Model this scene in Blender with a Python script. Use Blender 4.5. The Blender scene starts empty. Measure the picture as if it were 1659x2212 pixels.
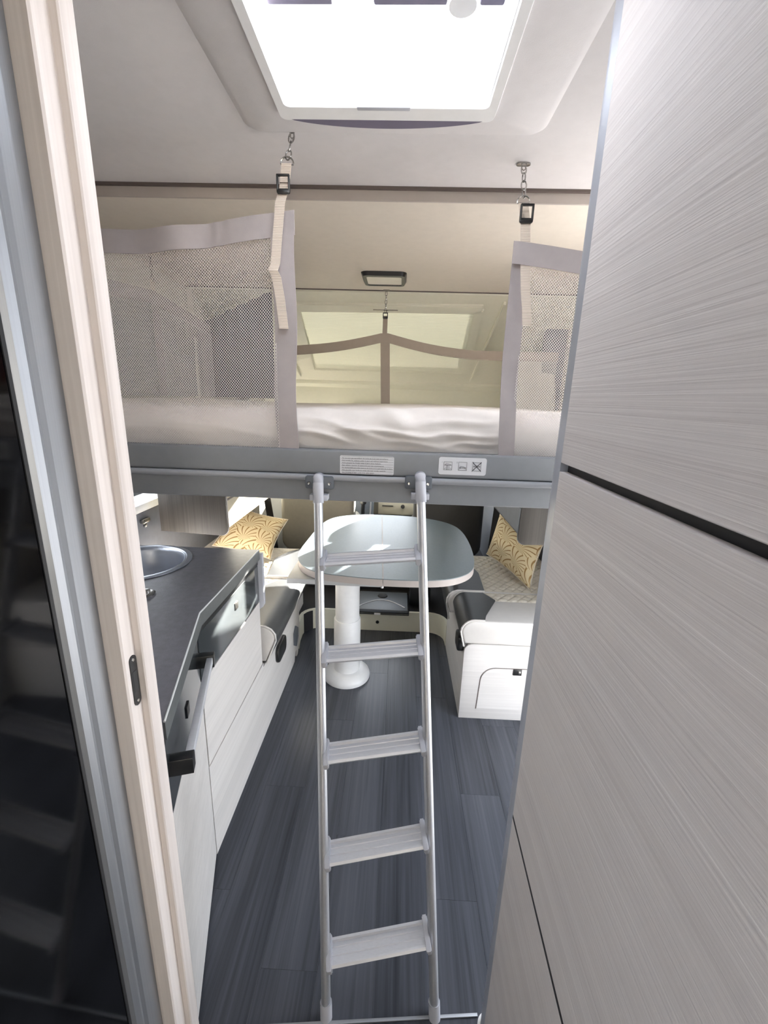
import bpy, bmesh, math, random
from mathutils import Vector, Matrix
random.seed(7)
scene = bpy.context.scene
C = scene.collection

# ------------------------------------------------------------------ camera
H = 1.48
cam_d = bpy.data.cameras.new('camera')
cam = bpy.data.objects.new('camera', cam_d); C.objects.link(cam); scene.camera = cam
cam_d.sensor_fit = 'HORIZONTAL'; cam_d.sensor_width = 36.0
cam_d.lens = 36.0 * 924.1 / 1659.0
cam_d.clip_start = 0.01; cam_d.clip_end = 300
_X = Vector((0.99888091, 0.03800621, -0.02815047))   # world axes seen from the camera (x right, y down, z ahead)
_Y = Vector((0.03696245, -0.25596708, 0.96597859))
_D = Vector((-0.02950759, 0.96593808, 0.25708543))
right = Vector((_X[0], _Y[0], -_D[0])); down = Vector((_X[1], _Y[1], -_D[1])); fwd = Vector((_X[2], _Y[2], -_D[2]))
m = Matrix((right, -down, -fwd)).transposed().to_4x4(); m.translation = Vector((0, 0, H))
cam.matrix_world = m

# ------------------------------------------------------------------ sky, sun, exposure
world = bpy.data.worlds.new('sky'); scene.world = world; world.use_nodes = True
bg = world.node_tree.nodes['Background']
bg.inputs['Color'].default_value = (0.86, 0.92, 1.0, 1); bg.inputs['Strength'].default_value = 5.5
sun_d = bpy.data.lights.new('sun', 'SUN'); sun_d.energy = 105; sun_d.angle = 0.009; sun_d.color = (1, 0.95, 0.86)
sun = bpy.data.objects.new('sun', sun_d); C.objects.link(sun)
SUN_TO = Vector((0.575, 1.0, 0.285)).normalized()
sun.rotation_euler = SUN_TO.to_track_quat('Z', 'Y').to_euler(); sun.location = SUN_TO * 20
def portal(name, loc, direction, sx, sy):          # guides sampling of the sky through an opening in the shell
    d = bpy.data.lights.new(name, 'AREA'); d.shape = 'RECTANGLE'; d.size = sx; d.size_y = sy
    d.cycles.is_portal = True
    o = bpy.data.objects.new(name, d); C.objects.link(o); o.location = loc
    o.rotation_euler = Vector(direction).to_track_quat('-Z', 'Y').to_euler()
portal('portal_roof', (-0.05, 0.76, 2.13), (0, 0, -1), 0.46, 0.52)
portal('portal_windscreen', (-.09, 4.0, 1.20), (0, -1, -.35), 1.6, 1.0)
portal('portal_rear_roof', (-.09, -1.0, 2.13), (0, 0, -1), 0.56, 0.56)
portal('portal_rear_left', (-1.16, -1.3, 1.35), (1, 0, 0), 1.0, 0.6)
portal('portal_rear_right', (.98, -1.3, 1.35), (-1, 0, 0), 1.0, 0.6)
portal('portal_entrance', (1.0, 1.2, 0.98), (-1, 0, 0), 0.9, 2.0)
scene.view_settings.view_transform = 'Standard'; scene.view_settings.look = 'None'
scene.view_settings.exposure = 0.55; scene.view_settings.gamma = 1.0
scene.view_settings.use_curve_mapping = False
cy = scene.cycles
cy.use_denoising = True; cy.max_bounces = 14; cy.diffuse_bounces = 8; cy.glossy_bounces = 5
cy.transparent_max_bounces = 24; cy.transmission_bounces = 6
cy.caustics_reflective = False; cy.caustics_refractive = False; cy.sample_clamp_indirect = 8

# ------------------------------------------------------------------ materials
def lin(c):
    return tuple(((v / 255) / 12.92 if v / 255 <= 0.04045 else ((v / 255 + 0.055) / 1.055) ** 2.4) for v in c) + (1,)
MATS = {}
def base(name):
    mt = bpy.data.materials.new(name); mt.use_nodes = True
    nt = mt.node_tree; b = nt.nodes['Principled BSDF']; MATS[name] = mt
    return mt, nt, b
def N(nt, t, **k):
    n = nt.nodes.new(t)
    for a, v in k.items():
        if a in n.inputs: n.inputs[a].default_value = v
        else: setattr(n, a, v)
    return n
def coords(nt, scale=(1, 1, 1), rot=(0, 0, 0)):
    tc = N(nt, 'ShaderNodeTexCoord'); mp = N(nt, 'ShaderNodeMapping')
    mp.inputs['Scale'].default_value = scale; mp.inputs['Rotation'].default_value = rot
    nt.links.new(tc.outputs['Object'], mp.inputs['Vector']); return mp.outputs['Vector']
def bump(nt, b, src, strength, dist=0.002):
    bp = N(nt, 'ShaderNodeBump'); bp.inputs['Strength'].default_value = strength; bp.inputs['Distance'].default_value = dist
    nt.links.new(src, bp.inputs['Height']); nt.links.new(bp.outputs['Normal'], b.inputs['Normal'])
def ramp(nt, src, c0, c1, p0=0.3, p1=0.7):
    r = N(nt, 'ShaderNodeValToRGB'); e = r.color_ramp.elements
    e[0].color = c0; e[1].color = c1; e[0].position = p0; e[1].position = p1
    nt.links.new(src, r.inputs['Fac']); return r.outputs['Color']
def plain(name, col, rough=0.5, metal=0.0, noise=0.0, nscale=40, bmp=0.0, bscale=400, spec=None, coat=0):
    mt, nt, b = base(name); c = lin(col)
    b.inputs['Roughness'].default_value = rough; b.inputs['Metallic'].default_value = metal
    if spec is not None: b.inputs['Specular IOR Level'].default_value = spec
    if coat: b.inputs['Coat Weight'].default_value = coat; b.inputs['Coat Roughness'].default_value = 0.08
    v = coords(nt)
    n = N(nt, 'ShaderNodeTexNoise'); n.inputs['Scale'].default_value = nscale; n.inputs['Detail'].default_value = 5
    nt.links.new(v, n.inputs['Vector'])
    k = noise or 0.02
    nt.links.new(ramp(nt, n.outputs['Fac'], tuple(x * (1 - k) for x in c[:3]) + (1,), tuple(min(1, x * (1 + k)) for x in c[:3]) + (1,)), b.inputs['Base Color'])
    if bmp:
        n2 = N(nt, 'ShaderNodeTexNoise'); n2.inputs['Scale'].default_value = bscale; n2.inputs['Detail'].default_value = 3
        nt.links.new(v, n2.inputs['Vector']); bump(nt, b, n2.outputs['Fac'], bmp)
    return mt
def wood(name, c0, c1, axis='Y', fine=170, rough=0.5, bmp=0.35, dist=0.0012, long=1.2, rnd=0.0):
    """streaky laminate with the grain running along one axis"""
    mt, nt, b = base(name)
    s = {'X': (long, fine, fine), 'Y': (fine, long, fine), 'Z': (fine, fine, long)}[axis]
    v = coords(nt, s)
    if rnd:
        oi = N(nt, 'ShaderNodeObjectInfo'); ad = N(nt, 'ShaderNodeVectorMath', operation='ADD'); sc = N(nt, 'ShaderNodeVectorMath', operation='SCALE')
        cb = N(nt, 'ShaderNodeCombineXYZ'); nt.links.new(oi.outputs['Random'], cb.inputs[0]); nt.links.new(oi.outputs['Random'], cb.inputs[1])
        nt.links.new(cb.outputs[0], sc.inputs[0]); sc.inputs['Scale'].default_value = 53.0
        nt.links.new(v, ad.inputs[0]); nt.links.new(sc.outputs[0], ad.inputs[1]); v = ad.outputs[0]
    n = N(nt, 'ShaderNodeTexNoise'); n.inputs['Scale'].default_value = 1.0; n.inputs['Detail'].default_value = 6; n.inputs['Roughness'].default_value = 0.6; n.inputs['Distortion'].default_value = 0.3
    nt.links.new(v, n.inputs['Vector'])
    s2 = tuple(x * 0.12 for x in s); v2 = coords(nt, s2)
    n2 = N(nt, 'ShaderNodeTexNoise'); n2.inputs['Scale'].default_value = 1.0; n2.inputs['Detail'].default_value = 3
    nt.links.new(v2, n2.inputs['Vector'])
    mx = N(nt, 'ShaderNodeMath', operation='ADD'); m2 = N(nt, 'ShaderNodeMath', operation='MULTIPLY')
    m2.inputs[1].default_value = 0.5; nt.links.new(n.outputs['Fac'], mx.inputs[0]); nt.links.new(n2.outputs['Fac'], mx.inputs[1]); nt.links.new(mx.outputs[0], m2.inputs[0])
    fac = m2.outputs[0]
    if rnd:
        a2 = N(nt, 'ShaderNodeMath', operation='MULTIPLY_ADD'); nt.links.new(oi.outputs['Random'], a2.inputs[0]); a2.inputs[1].default_value = rnd; nt.links.new(fac, a2.inputs[2])
        fac = a2.outputs[0]
    nt.links.new(ramp(nt, fac, lin(c0), lin(c1), 0.36, 0.66 + rnd), b.inputs['Base Color'])
    b.inputs['Roughness'].default_value = rough; b.inputs['Specular IOR Level'].default_value = 0.3
    bump(nt, b, n.outputs['Fac'], bmp, dist)
    return mt
def brushed(name, col, rough=0.32, axis='Z'):
    mt, nt, b = base(name)
    s = {'X': (2, 500, 500), 'Y': (500, 2, 500), 'Z': (500, 500, 2)}[axis]
    n = N(nt, 'ShaderNodeTexNoise'); n.inputs['Scale'].default_value = 1; n.inputs['Detail'].default_value = 2
    nt.links.new(coords(nt, s), n.inputs['Vector'])
    b.inputs['Metallic'].default_value = 0.35 if axis == 'X' else 0.7; b.inputs['Roughness'].default_value = rough
    c = lin(col); nt.links.new(ramp(nt, n.outputs['Fac'], tuple(x * .92 for x in c[:3]) + (1,), c), b.inputs['Base Color'])
    return mt
def glass(name, fac=0.06, tint=(1, 1, 1, 1)):
    mt, nt, b = base(name); nt.nodes.remove(b); out = nt.nodes['Material Output']
    tr = N(nt, 'ShaderNodeBsdfTransparent'); tr.inputs['Color'].default_value = tint
    gl = N(nt, 'ShaderNodeBsdfGlossy'); gl.inputs['Roughness'].default_value = 0.02
    mix = N(nt, 'ShaderNodeMixShader'); mix.inputs[0].default_value = fac
    nt.links.new(tr.outputs[0], mix.inputs[1]); nt.links.new(gl.outputs[0], mix.inputs[2]); nt.links.new(mix.outputs[0], out.inputs['Surface'])
    return mt
def net_mat(name, col, pitch, hole, plane='XZ'):
    """woven net: threads around staggered round holes"""
    mt, nt, b = base(name); out = nt.nodes['Material Output']
    tc = N(nt, 'ShaderNodeTexCoord'); sp = N(nt, 'ShaderNodeSeparateXYZ'); nt.links.new(tc.outputs['UV'], sp.inputs[0])
    def math_(op, a, bb=None, c=None):
        n = N(nt, 'ShaderNodeMath', operation=op)
        for i, v in enumerate((a, bb, c)):
            if v is None: continue
            if isinstance(v, (int, float)): n.inputs[i].default_value = v
            else: nt.links.new(v, n.inputs[i])
        return n.outputs[0]
    px, py = pitch, pitch * 1.1
    u = math_('DIVIDE', sp.outputs[0], px); w = math_('DIVIDE', sp.outputs[1], py)
    def lattice(off):
        fu = math_('SUBTRACT', math_('FRACT', math_('ADD', u, off)), 0.5); fw = math_('SUBTRACT', math_('FRACT', math_('ADD', w, off)), 0.5)
        return math_('SQRT', math_('ADD', math_('MULTIPLY', fu, fu), math_('MULTIPLY', math_('MULTIPLY', fw, fw), 1.2)))
    d = math_('MINIMUM', lattice(0.0), lattice(0.5))
    isthread = math_('GREATER_THAN', d, hole)
    b.inputs['Base Color'].default_value = lin(col); b.inputs['Roughness'].default_value = 0.8
    tl = N(nt, 'ShaderNodeBsdfTranslucent'); tl.inputs['Color'].default_value = lin(col)
    ms = N(nt, 'ShaderNodeMixShader'); ms.inputs[0].default_value = 0.45
    nt.links.new(b.outputs[0], ms.inputs[1]); nt.links.new(tl.outputs[0], ms.inputs[2])
    tr = N(nt, 'ShaderNodeBsdfTransparent'); mix = N(nt, 'ShaderNodeMixShader')
    nt.links.new(isthread, mix.inputs[0]); nt.links.new(tr.outputs[0], mix.inputs[1]); nt.links.new(ms.outputs[0], mix.inputs[2])
    nt.links.new(mix.outputs[0], out.inputs['Surface'])
    return mt
def fan_mat(name, ground, line):
    """cushion print: overlapping fans of thin curved lines"""
    mt, nt, b = base(name)
    tc = N(nt, 'ShaderNodeTexCoord')
    vo = N(nt, 'ShaderNodeTexVoronoi'); vo.inputs['Scale'].default_value = 3.4; vo.voronoi_dimensions = '2D'; vo.inputs['Randomness'].default_value = 0.85
    nt.links.new(tc.outputs['UV'], vo.inputs['Vector'])
    sub = N(nt, 'ShaderNodeVectorMath', operation='SUBTRACT'); nt.links.new(tc.outputs['UV'], sub.inputs[0])
    mul = N(nt, 'ShaderNodeVectorMath', operation='SCALE'); mul.inputs['Scale'].default_value = 1.0
    nt.links.new(vo.outputs['Position'], sub.inputs[1])
    off = N(nt, 'ShaderNodeVectorMath', operation='SUBTRACT'); nt.links.new(vo.outputs['Color'], off.inputs[0]); off.inputs[1].default_value = (0.5, -0.1, 0)
    sc = N(nt, 'ShaderNodeVectorMath', operation='SCALE'); sc.inputs['Scale'].default_value = 0.22; nt.links.new(off.outputs[0], sc.inputs[0])
    ad = N(nt, 'ShaderNodeVectorMath', operation='ADD'); nt.links.new(sub.outputs[0], ad.inputs[0]); nt.links.new(sc.outputs[0], ad.inputs[1])
    sp = N(nt, 'ShaderNodeSeparateXYZ'); nt.links.new(ad.outputs[0], sp.inputs[0])
    at = N(nt, 'ShaderNodeMath', operation='ARCTAN2'); nt.links.new(sp.outputs[1], at.inputs[0]); nt.links.new(sp.outputs[0], at.inputs[1])
    ln = N(nt, 'ShaderNodeVectorMath', operation='LENGTH'); nt.links.new(ad.outputs[0], ln.inputs[0])
    cv = N(nt, 'ShaderNodeMath', operation='MULTIPLY_ADD'); nt.links.new(ln.outputs['Value'], cv.inputs[0]); cv.inputs[1].default_value = 2.2; nt.links.new(at.outputs[0], cv.inputs[2])
    k = N(nt, 'ShaderNodeMath', operation='MULTIPLY'); nt.links.new(cv.outputs[0], k.inputs[0]); k.inputs[1].default_value = 15.0
    si = N(nt, 'ShaderNodeMath', operation='SINE'); nt.links.new(k.outputs[0], si.inputs[0])
    nt.links.new(ramp(nt, si.outputs[0], lin(ground), lin(line), 0.66, 0.82), b.inputs['Base Color'])
    b.inputs['Roughness'].default_value = 0.75
    return mt

wood('ash_panel', (214, 207, 205), (229, 223, 221), 'Y', fine=220, rough=0.55, bmp=0.45, dist=0.0021)
wood('ash_jamb', (205, 196, 190), (226, 218, 213), 'Z', fine=120, rough=0.55, bmp=0.25)
wood('white_laminate', (202, 198, 194), (220, 216, 212), 'Y', fine=90, rough=0.42, bmp=0.12)
wood('white_laminate_x', (202, 198, 195), (220, 216, 213), 'X', fine=90, rough=0.42, bmp=0.12)
wood('floor_vinyl', (40, 43, 49), (84, 87, 96), 'Y', fine=85, rough=0.36, bmp=0.3, dist=0.0008, long=1.6, rnd=0.08)
wood('grey_wood', (52, 49, 46), (74, 70, 66), 'Z', fine=130, rough=0.5, bmp=0.2)
plain('ceiling_skin', (208, 205, 206), 0.75, noise=0.02, bmp=0.12, bscale=700)
plain('ceiling_front_skin', (214, 207, 197), 0.75, noise=0.02, bmp=0.12, bscale=700)
plain('cream_plastic', (216, 214, 198), 0.5)
plain('beige_band', (176, 168, 162), 0.7)
plain('white_plastic', (232, 232, 232), 0.35)
plain('dark_gap', (22, 22, 24), 0.6)
plain('brown_gap', (92, 82, 78), 0.7)
plain('black_plastic', (24, 25, 27), 0.35)
plain('grey_plastic', (174, 176, 184), 0.45)
plain('mid_grey_plastic', (86, 92, 100), 0.5)
plain('bed_grey', (122, 125, 131), 0.48, noise=0.03)
plain('bed_grey_light', (148, 151, 157), 0.42)
brushed('aluminium', (190, 192, 197), 0.42)
brushed('aluminium_x', (214, 215, 220), 0.45, 'X')
brushed('aluminium_dark', (150, 153, 158), 0.45)
plain('trim_grey', (176, 180, 190), 0.35, metal=0.3)
plain('steel', (170, 168, 165), 0.25, metal=1.0)
plain('sink_steel', (196, 202, 214), 0.30, metal=0.75)
plain('dark_glass', (5, 5, 6), 0.07, spec=0.28)
plain('gloss_black_front', (58, 62, 64), 0.12, coat=0.6)
plain('slate_top', (106, 106, 114), 0.42, noise=0.12, nscale=60, bmp=0.2, bscale=300)
plain('slate_edge', (84, 87, 88), 0.45, noise=0.1, nscale=60)
plain('edge_light', (205, 207, 206), 0.35)
plain('table_top', (98, 110, 116), 0.40, spec=0.5, noise=0.06, nscale=90, bmp=0.15, bscale=900)
plain('table_edge', (168, 160, 156), 0.5)
plain('board_grey', (168, 170, 172), 0.45)
plain('fabric_white', (240, 234, 229), 0.85, noise=0.02, bmp=0.25, bscale=900)
plain('fabric_band', (164, 157, 158), 0.8, noise=0.03, bmp=0.2, bscale=900)
plain('fabric_band_far', (150, 138, 126), 0.8, noise=0.03)
plain('leather_dark', (62, 64, 66), 0.42, noise=0.05, bmp=0.15, bscale=500)
plain('leather_white', (212, 208, 204), 0.5, bmp=0.1, bscale=500)
plain('quilt_white', (214, 206, 192), 0.6, bmp=0.1, bscale=500)
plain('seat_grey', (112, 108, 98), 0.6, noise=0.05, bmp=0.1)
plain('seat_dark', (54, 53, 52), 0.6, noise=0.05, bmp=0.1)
plain('carpet_dark', (34, 34, 38), 0.9, bmp=0.4, bscale=300)
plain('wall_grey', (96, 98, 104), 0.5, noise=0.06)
plain('wall_cream', (206, 200, 190), 0.65)
plain('screen_grey', (104, 99, 116), 0.8)
plain('curtain_dark', (74, 76, 84), 0.85, noise=0.08)
plain('thread', (168, 158, 142), 0.8)
plain('upholstery_blue_grey', (98, 102, 114), 0.8, noise=0.06)
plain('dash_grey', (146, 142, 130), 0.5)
plain('paper_label', (226, 227, 231), 0.4)
plain('ink', (52, 54, 60), 0.6)
plain('ground_asphalt', (150, 150, 152), 0.9, noise=0.1, nscale=30)
plain('red_brown', (128, 74, 50), 0.7)
glass('clear_glass')
net_mat('net', (240, 236, 233), 0.0064, 0.305)
net_mat('net_far', (208, 204, 184), 0.0064, 0.33)
net_mat('fly_screen', (92, 86, 100), 0.002, 0.25)
fan_mat('fan_print', (206, 190, 154), (138, 106, 62))
mt, nt, b = base('webbing')                     # ribbed strap
wv = N(nt, 'ShaderNodeTexWave'); wv.bands_direction = 'Z'; wv.inputs['Scale'].default_value = 95
nt.links.new(coords(nt), wv.inputs['Vector'])
nt.links.new(ramp(nt, wv.outputs['Fac'], lin((196, 182, 168)), lin((228, 216, 203)), 0.2, 0.6), b.inputs['Base Color']); b.inputs['Roughness'].default_value = 0.8
bump(nt, b, wv.outputs['Fac'], 0.5, 0.001)
mt, nt, b = base('pleated_blind')
wv = N(nt, 'ShaderNodeTexWave'); wv.bands_direction = 'Y'; wv.inputs['Scale'].default_value = 32
nt.links.new(coords(nt), wv.inputs['Vector'])
nt.links.new(ramp(nt, wv.outputs['Fac'], lin((206, 206, 188)), lin((220, 219, 202)), 0.1, 0.9), b.inputs['Base Color']); b.inputs['Roughness'].default_value = 0.7
bump(nt, b, wv.outputs['Fac'], 0.4, 0.002)
tl = N(nt, 'ShaderNodeBsdfTranslucent'); tl.inputs['Color'].default_value = lin((214, 214, 190)); mix = N(nt, 'ShaderNodeMixShader'); mix.inputs[0].default_value = 0.012
nt.links.new(b.outputs[0], mix.inputs[1]); nt.links.new(tl.outputs[0], mix.inputs[2]); nt.links.new(mix.outputs[0], nt.nodes['Material Output'].inputs['Surface'])
mt, nt, b = base('acrylic_dome'); nt.nodes.remove(b)     # milky roof dome
tr = N(nt, 'ShaderNodeBsdfTransparent'); tr.inputs['Color'].default_value = (0.64, 0.66, 0.70, 1); tl = N(nt, 'ShaderNodeBsdfTranslucent'); tl.inputs['Color'].default_value = (0.6, 0.6, 0.64, 1)
mix = N(nt, 'ShaderNodeMixShader'); mix.inputs[0].default_value = 0.12
nt.links.new(tr.outputs[0], mix.inputs[1]); nt.links.new(tl.outputs[0], mix.inputs[2]); nt.links.new(mix.outputs[0], nt.nodes['Material Output'].inputs['Surface'])
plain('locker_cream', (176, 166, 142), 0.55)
plain('lamp_diffuser', (232, 228, 218), 0.4)

# ------------------------------------------------------------------ mesh helpers
class MB:
    def __init__(s): s.bm = bmesh.new(); s.uv = None
    def box(s, x0, x1, y0, y1, z0, z1, bev=0.0, seg=2):
        if x0 > x1: x0, x1 = x1, x0
        if y0 > y1: y0, y1 = y1, y0
        if z0 > z1: z0, z1 = z1, z0
        r = bmesh.ops.create_cube(s.bm, size=1.0); vs = r['verts']
        for v in vs:
            v.co = Vector(((x0 + x1) / 2 + v.co.x * (x1 - x0), (y0 + y1) / 2 + v.co.y * (y1 - y0), (z0 + z1) / 2 + v.co.z * (z1 - z0)))
        if bev:
            es = list({e for v in vs for e in v.link_edges})
            bmesh.ops.bevel(s.bm, geom=es, offset=min(bev, 0.49 * min(x1 - x0, y1 - y0, z1 - z0)), segments=seg, profile=0.5, affect='EDGES')
        return s
    def prism(s, poly, axis, a, b_, bev=0.0, seg=2, fn=None):
        """polygon in the two other axes, extruded along axis from a to b_"""
        def P(p, t):
            if axis == 'X': return Vector((t, p[0], p[1]))
            if axis == 'Y': return Vector((p[0], t, p[1]))
            return Vector((p[0], p[1], t))
        lo = [s.bm.verts.new(P(p, a)) for p in poly]; hi = [s.bm.verts.new(P(p, b_)) for p in poly]
        n = len(poly); fs = [s.bm.faces.new(lo[::-1]), s.bm.faces.new(hi)]
        for i in range(n): fs.append(s.bm.faces.new((lo[i], lo[(i + 1) % n], hi[(i + 1) % n], hi[i])))
        bmesh.ops.recalc_face_normals(s.bm, faces=fs)
        if bev:
            es = list(fs[0].edges) + list(fs[1].edges)
            bmesh.ops.bevel(s.bm, geom=es, offset=bev, segments=seg, profile=0.5, affect='EDGES')
        return s
    def tube(s, pts, r, n=10, ell=None, closed=False):
        """swept round (or elliptical: ell=(ra,rb,refvec)) section"""
        pts = [Vector(p) for p in pts]; rings = []; k = len(pts)
        ref = Vector((0.137, 0.31, 0.94)) if ell is None else Vector(ell[2])
        for i, p in enumerate(pts):
            if closed: t = (pts[(i + 1) % k] - pts[i - 1]).normalized()
            else: t = (pts[min(i + 1, k - 1)] - pts[max(i - 1, 0)]).normalized()
            u = ref - t * ref.dot(t)
            if u.length < 1e-4: u = t.orthogonal()
            u.normalize(); w = t.cross(u)
            ra, rb = (r, r) if ell is None else ell[:2]
            if callable(r): ra = rb = r(i / (k - 1))
            rings.append([s.bm.verts.new(p + u * (math.cos(2 * math.pi * j / n) * ra) + w * (math.sin(2 * math.pi * j / n) * rb)) for j in range(n)])
        fs = []
        for i in range(k if closed else k - 1):
            A, B = rings[i], rings[(i + 1) % k]
            for j in range(n): fs.append(s.bm.faces.new((A[j], A[(j + 1) % n], B[(j + 1) % n], B[j])))
        if not closed: fs += [s.bm.faces.new(rings[0][::-1]), s.bm.faces.new(rings[-1])]
        bmesh.ops.recalc_face_normals(s.bm, faces=fs); return s
    def lathe(s, prof, c, n=40, axis='Z'):
        rings = []
        for r, h in prof:
            ring = []
            for j in range(n):
                a = 2 * math.pi * j / n; p = (math.cos(a) * r, math.sin(a) * r, h)
                if axis == 'Y': p = (p[0], p[2], p[1])
                if axis == 'X': p = (p[2], p[0], p[1])
                ring.append(s.bm.verts.new(Vector(c) + Vector(p)))
            rings.append(ring)
        fs = []
        for A, B in zip(rings, rings[1:]):
            for j in range(n): fs.append(s.bm.faces.new((A[j], A[(j + 1) % n], B[(j + 1) % n], B[j])))
        fs += [s.bm.faces.new(rings[0][::-1]), s.bm.faces.new(rings[-1])]
        bmesh.ops.recalc_face_normals(s.bm, faces=fs); return s
    def sheet(s, fn, nu, nv, thick=0.0, uvfn=None):
        """grid fn(u,v)->point; thick adds a back side offset along the normals"""
        if uvfn and s.uv is None: s.uv = s.bm.loops.layers.uv.new('UVMap')
        P = [[Vector(fn(i / nu, j / nv)) for j in range(nv + 1)] for i in range(nu + 1)]
        G = [[s.bm.verts.new(p) for p in row] for row in P]; fs = []
        for i in range(nu):
            for j in range(nv):
                f = s.bm.faces.new((G[i][j], G[i + 1][j], G[i + 1][j + 1], G[i][j + 1])); fs.append(f)
                if uvfn:
                    for l, (a, b_) in zip(f.loops, ((i, j), (i + 1, j), (i + 1, j + 1), (i, j + 1))): l[s.uv].uv = uvfn(a / nu, b_ / nv)
        if thick:
            s.bm.normal_update()
            B = [[s.bm.verts.new(v.co - v.normal * thick) for v in row] for row in G]
            for i in range(nu):
                for j in range(nv): fs.append(s.bm.faces.new((B[i][j], B[i][j + 1], B[i + 1][j + 1], B[i + 1][j])))
            edge = [(G[i][0], G[i + 1][0], B[i + 1][0], B[i][0]) for i in range(nu)] + [(G[i + 1][nv], G[i][nv], B[i][nv], B[i + 1][nv]) for i in range(nu)]
            edge += [(G[0][j + 1], G[0][j], B[0][j], B[0][j + 1]) for j in range(nv)] + [(G[nu][j], G[nu][j + 1], B[nu][j + 1], B[nu][j]) for j in range(nv)]
            for e in edge: fs.append(s.bm.faces.new((e[1], e[0], e[3], e[2])))
        return s
OFF = {}
def obj(name, mb, mat, parent=None, ang=35, label=None):
    off = OFF[parent.name] if parent else Vector((0, 0, 0))
    for v in mb.bm.verts: v.co -= off
    me = bpy.data.meshes.new(name); mb.bm.to_mesh(me); mb.bm.free()
    for p in me.polygons: p.use_smooth = True
    me.set_sharp_from_angle(angle=math.radians(ang))
    me.materials.append(MATS[mat])
    o = bpy.data.objects.new(name, me); C.objects.link(o)
    if parent: o.parent = parent
    OFF[o.name] = off
    if label: o['label'] = label
    return o
def thing(name, label, cat, loc=(0, 0, 0), group=None, kind=None):
    o = bpy.data.objects.new(name, None); C.objects.link(o); o.location = loc; o.empty_display_size = 0.05
    OFF[o.name] = Vector(loc); o['label'] = label; o['category'] = cat
    if group: o['group'] = group
    if kind: o['kind'] = kind
    return o
def tag(o, label, cat, group=None, kind=None):
    o['label'] = label; o['category'] = cat
    if group: o['group'] = group
    if kind: o['kind'] = kind
    return o
def struct(name, mb, mat, label, cat=None, parent=None):
    o = obj(name, mb, mat, parent); o['kind'] = 'structure'; o['label'] = label
    o['category'] = cat or name.split('_')[0]
    return o
def arc(cx, cy_, r, a0, a1, n=6):
    return [(cx + r * math.cos(math.radians(a0 + (a1 - a0) * i / n)), cy_ + r * math.sin(math.radians(a0 + (a1 - a0) * i / n))) for i in range(n + 1)]
def rrect(x0, x1, y0, y1, r, n=5):
    return arc(x1 - r, y1 - r, r, 0, 90, n) + arc(x0 + r, y1 - r, r, 90, 180, n) + arc(x0 + r, y0 + r, r, 180, 270, n) + arc(x1 - r, y0 + r, r, 270, 360, n)
def noise2(x, y):   # smooth repeatable wrinkle field
    return (math.sin(x * 11.3 + 2.1 * math.sin(y * 7.7)) + math.sin(x * 23.9 - y * 17.3 + 1.7) * 0.6 + math.sin(x * 5.1 + y * 31.7) * 0.5 + math.sin(x * 41 + y * 9 + 0.6) * 0.3) / 2.4

XL, XR = -1.13, 0.95          # side walls of the living area
ZC = 2.04                     # ceiling over the passage
ZB = 2.01                     # ceiling over the bed

# ================================================================== THE SETTING
# floor: sub-floor with separate vinyl planks
fl = struct('floor', MB().box(XL, XR, -2.2, 2.53, -0.06, -0.006), 'dark_gap', 'dark grey wood-look vinyl plank floor of the motorhome', 'floor')
PW, PL = 0.152, 0.92
ix = 0; x = -0.62
while x < XR - 0.02:
    y = -1.8 + (ix * 0.37) % PL - PL
    while y < 2.5:
        a, b2 = max(y, -2.18), min(y + PL, 2.52)
        if b2 - a > 0.05:
            obj('plank', MB().box(x + .0002, min(x + PW, XR) - .0002, a + .0002, b2 - .0002, -0.006, 0.0, bev=0.0004, seg=1), 'floor_vinyl', fl)
        y += PL
    x += PW; ix += 1
struct('trim_1', MB().prism([(-0.43, 0.653), (0.25, 0.714), (0.25, 0.721), (-0.43, 0.660)], 'Z', 0.0, 0.005, bev=0.0015), 'aluminium_dark', 'thin aluminium threshold strip on the floor at the doorway', 'trim')

# ceiling over the passage with the roof-vent hole and its raised surround
ce = MB()
SX0, SX1, SY0, SY1 = -0.256, 0.158, 0.50, 1.0
RV = (-.37, .19, -1.28, -.72)                        # unseen second roof opening, added behind the camera to light the near surfaces
for a in ((XL, SX0, RV[3], 1.365), (SX1, XR, RV[3], 1.365), (SX0, SX1, RV[3], SY0), (SX0, SX1, SY1 + 0.03, 1.365), (XL, RV[0], RV[2], RV[3]), (RV[1], XR, RV[2], RV[3]), (XL, XR, -2.2, RV[2])):
    ce.box(*a, ZC, ZC + 0.05)
ce.box(SX0 - .03, SX1 + .03, SY1 + .03, SY1 + 0.06, ZC + .05, ZC + 0.09).box(SX0 - .03, SX1 + .03, SY0 - .03, SY0, ZC + .05, ZC + 0.09).box(SX0 - .03, SX0, SY0, SY1 + 0.06, ZC + .05, ZC + 0.09).box(SX1, SX1 + .03, SY0, SY1 + 0.06, ZC + .05, ZC + 0.09)
cl = struct('ceiling', ce, 'ceiling_skin', 'off-white ceiling of the passage around the roof vent', 'ceiling')
sp = MB()                                            # raised padded surround: ring of four strips with a soft outer edge
zs = ZC - 0.009
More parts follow.
